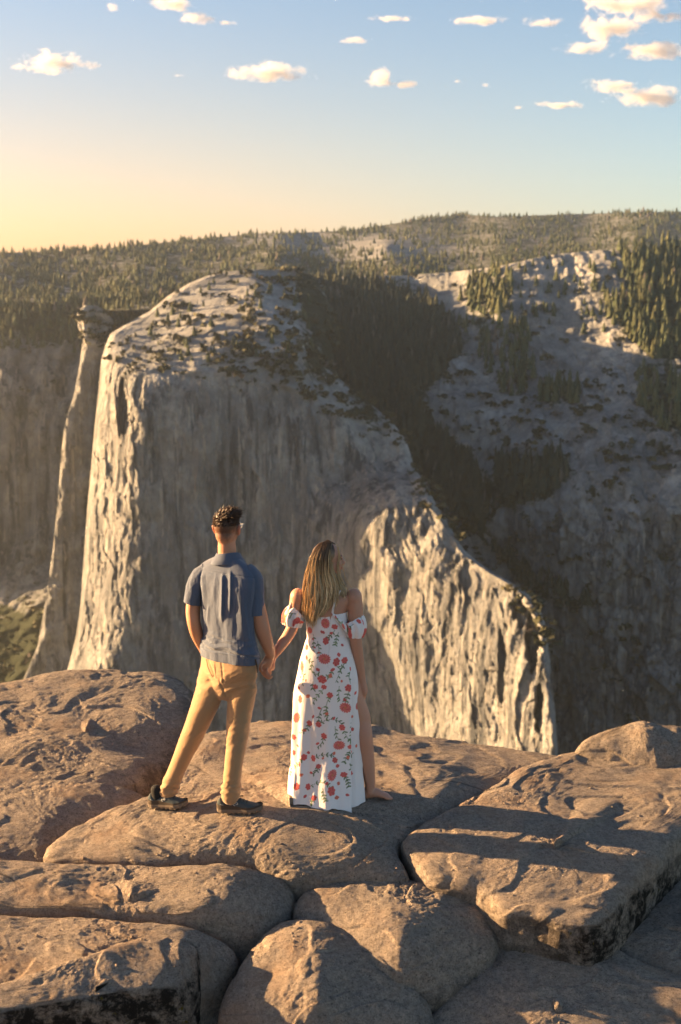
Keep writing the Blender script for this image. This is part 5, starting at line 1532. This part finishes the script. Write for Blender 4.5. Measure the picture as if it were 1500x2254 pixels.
# drape from the dress back to the right sleeve, and outer strip of the sleeve up the arm
def strip(name, pts, widths, seed, parent=dress):
    K = cr(np.array([np.append(p, w_) for p, w_ in zip(pts, widths)]), 10)
    Pm, wd = K[:, :3], K[:, 3]
    rows = []
    for k in np.linspace(-1, 1, 13):
        rows.append(Pm + np.stack([0 * wd, -.006 * (1 - k * k) + 0 * wd, wd * k], 1))
    Q = np.array(rows)
    u_ = np.repeat(np.linspace(0, .12, len(Pm))[None], 13, 0); w_ = np.repeat(np.linspace(0, .05, 13)[:, None], len(Pm), 1)
    C = paint(u_.ravel(), w_.ravel(), [(.03, .03, .013, 1), (.09, .02, .016, 0)], [[(.02, .01), (.05, .02), (.08, .03)]], seed)
    o = build(name, Q.reshape(-1, 3), grid_faces(13, len(Pm)), M_DRESS, parent, attrs={'Col': C})
    m = o.modifiers.new('cloth', 'SOLIDIFY'); m.thickness = .003
    return o
strip('drape', [B(733, 1353, -.098), B(742, 1361, -.10), B(754, 1374, -.09), B(764, 1386, -.07)], [.012, .016, .022, .024], 5)
strip('drape', [B(790, 1332, -.02), B(794, 1348, -.03), B(795, 1364, -.035), B(792, 1380, -.03)], [.018, .02, .02, .02], 6)
strip('drape', [B(641, 1330, -.03), B(637, 1342, -.035), B(636, 1356, -.03)], [.014, .018, .02], 7)
def strap(pts):
    V, F = tube(pts, [(.007, .0018)] * len(pts), 8, 8, (1, 0, 0))
    C = np.tile(np.array([.78, .73, .70]), (len(V), 1)); C[fbm(V * 40, 2, 3) > .22] = (.5, .07, .06)
    build('strap', V, F, M_DRESS, dress, attrs={'Col': C})
strap([B(732, 1351, -.094), B(735, 1335, -.094), B(740, 1317, -.085), B(748, 1302, -.058), B(752, 1296, -.02)])
strap([B(690, 1351, -.094), B(690, 1335, -.094), B(688, 1317, -.085), B(684, 1302, -.058), B(682, 1296, -.02)])

# ---- her long hair: locks that leave the crown and fall down the back
def long_hair():
    n, seg = 2600, 15
    q = rng.random(n) ** .95                               # 0 left .. 1 right over the back
    lay = rng.random(n)                                    # 0 outer .. 1 inner
    xs = {1192: (706, 738), 1205: (694, 738), 1228: (681, 738), 1260: (673, 743), 1300: (667, 760), 1335: (664, 756), 1365: (669, 728), 1385: (674, 716)}
    ys = np.array(sorted(xs)); lo = np.array([xs[k][0] for k in ys]); hi = np.array([xs[k][1] for k in ys])
    end = np.where(q < .62, 1345 + 38 * np.sin(np.clip(q / .62, 0, 1) * 3.14) * rng.random(n) + rng.normal(size=n) * 7, np.interp(q, [.62, .8, 1], [1345, 1322, 1318]) + rng.normal(size=n) * 9)
    end = end - 25 * lay * rng.random(n)
    t_ = np.linspace(0, 1, seg)
    start = 1188 + 10 * rng.random(n) + 16 * np.abs(q - .5)
    pyv = start[:, None] + (end - start)[:, None] * t_[None]
    q2 = .5 + (q - .5)[:, None] * (1 - 0.0 * t_[None])
    x = np.interp(pyv, ys, lo) * (1 - q2) + np.interp(pyv, ys, hi) * q2
    x[:, :] += (q > .7)[:, None] * ((t_ ** 3)[None] * (14 * (rng.random(n) - .25))[:, None])
    ph = rng.random(n) * 6.28
    clump = np.floor(q * 26)
    phc = clump * 2.4
    x = x + (3.4 * np.sin(phc[:, None] + t_[None] * 8.5) + 2.6 * np.sin(ph[:, None] + t_[None] * 9)) * (t_[None] ** 1.2)
    cx = (np.floor(q * 26) + .5) / 26
    x = x + ((cx - q)[:, None] * 60) * (t_[None] ** 1.5) * .75
    # depth: over the skull, then down the back
    side = np.abs(q2 - .5) * 2
    dy0 = np.interp(pyv, [1188, 1196, 1210, 1232, 1260, 1290, 1320, 1360, 1390], [.0, -.045, -.076, -.092, -.092, -.100, -.112, -.112, -.104])
    bulge = np.sqrt(np.clip(1 - side ** 2, 0.0, 1))
    dy = dy0 * (.22 + .78 * bulge) + .035 * lay[:, None] * (.3 + bulge) + .010 * np.sin(phc[:, None] * 1.7 + t_[None] * 6) * t_[None]
    dy[:, :] += (q > .8)[:, None] * .03
    P = at(x, pyv, YW + dy)
    T = np.gradient(P, axis=1); T /= np.linalg.norm(T, axis=-1)[..., None]
    a = np.cross(T, np.array([0, 1, 0])); a /= np.linalg.norm(a, axis=-1)[..., None] + 1e-9
    b = np.cross(T, a)
    w_ = (.0016 + .0016 * rng.random(n))[:, None] * (1 - .75 * t_[None] ** 2.5)
    ring = np.stack([P + a * w_[..., None] * math.cos(k) + b * w_[..., None] * math.sin(k) for k in (0, 2.1, 4.2)], 2)
    idx = np.arange(n * seg * 3).reshape(n, seg, 3)
    F = [np.stack([idx[:, :-1, k], idx[:, :-1, (k + 1) % 3], idx[:, 1:, (k + 1) % 3], idx[:, 1:, k]], -1).reshape(-1, 4) for k in range(3)]
    root = np.array([.11, .062, .030]); blond = np.array([.66, .42, .20]); pale = np.array([.82, .62, .37])
    kb = smooth01((t_[None] * (end - start)[:, None] - 14) / 75 + (rng.normal(size=n) * .22)[:, None] + ((q < .3) * .15)[:, None])
    kp = (rng.random(n) < .28)[:, None] * t_[None]
    C = root * (1 - kb[..., None]) + blond * kb[..., None]
    C = C * (1 - kp[..., None] * kb[..., None]) + pale * kp[..., None] * kb[..., None]
    C = C * (0.45 + .95 * rng.random(n))[:, None, None] * (1 - .35 * lay)[:, None, None]
    C = np.repeat(C[:, :, None], 3, 2)
    hv, hf_ = ring.reshape(-1, 3), np.concatenate(F)
    # the mass under the locks
    sk = [ball(WQ(0, -.016, .030), (.078 * .93, .094 * .93, .086 * .93), np.stack([wr, wf, wu])),
          tube([B(712, 1232, -.02), B(711, 1262, -.034), B(709, 1295, -.050), B(704, 1325, -.068), B(698, 1350, -.078)], [(.070, .056), (.076, .046), (.080, .034), (.066, .022), (.036, .012)], 24, 6)]
    cv, cf = fuse(sk, .006, 6)
    m = topx(cv)
    keep = np.ones(len(cv), bool)
    lc = (cv - wc) @ np.stack([wr, wf, wu]).T
    face = (lc[:, 1] > .058) & (np.abs(cv[:, 2] - wc[2]) < .12)
    cc = np.tile(np.array([.34, .21, .10]), (len(cv), 1))
    g = smooth01((1250 - m[1]) / 50)[:, None]
    cc = cc * (1 - g) + np.array([.07, .042, .024]) * g
    # front fringe that frames the cheek
    parts_ = [(hv, hf_, C.reshape(-1, 3)), (cv, cf[0], cc)]
    V = np.concatenate([p[0] for p in parts_]); C_ = np.concatenate([p[2] for p in parts_])
    Fm = np.concatenate([hf_, cf[0] + len(hv)])
    build('hair', V, Fm, M_HAIR, wom, attrs={'Col': C_})
    # loose strands
    for k, (p, r_) in enumerate((([(757, 1236), (758, 1262), (764, 1285), (776, 1302), (792, 1318)], .0011), ([(752, 1240), (762, 1272), (772, 1290), (784, 1306)], .0013), ([(748, 1215), (752, 1240), (750, 1262), (758, 1286), (768, 1300), (771, 1330)], .0016), ([(745, 1204), (748, 1226), (746, 1252), (752, 1280)], .0030), ([(742, 1200), (746, 1222), (743, 1250), (748, 1285), (756, 1312)], .0034), ([(660, 1300), (664, 1330), (660, 1352)], .0010))):
        V, F = tube([B(x, y, -.05) for x, y in p], [r_] * (len(p) - 1) + [.0004], 6, 6)
        build('strand', V, F, M_HAIR, wom, attrs={'Col': np.tile(np.array([.40, .27, .13]), (len(V), 1))})
long_hair()
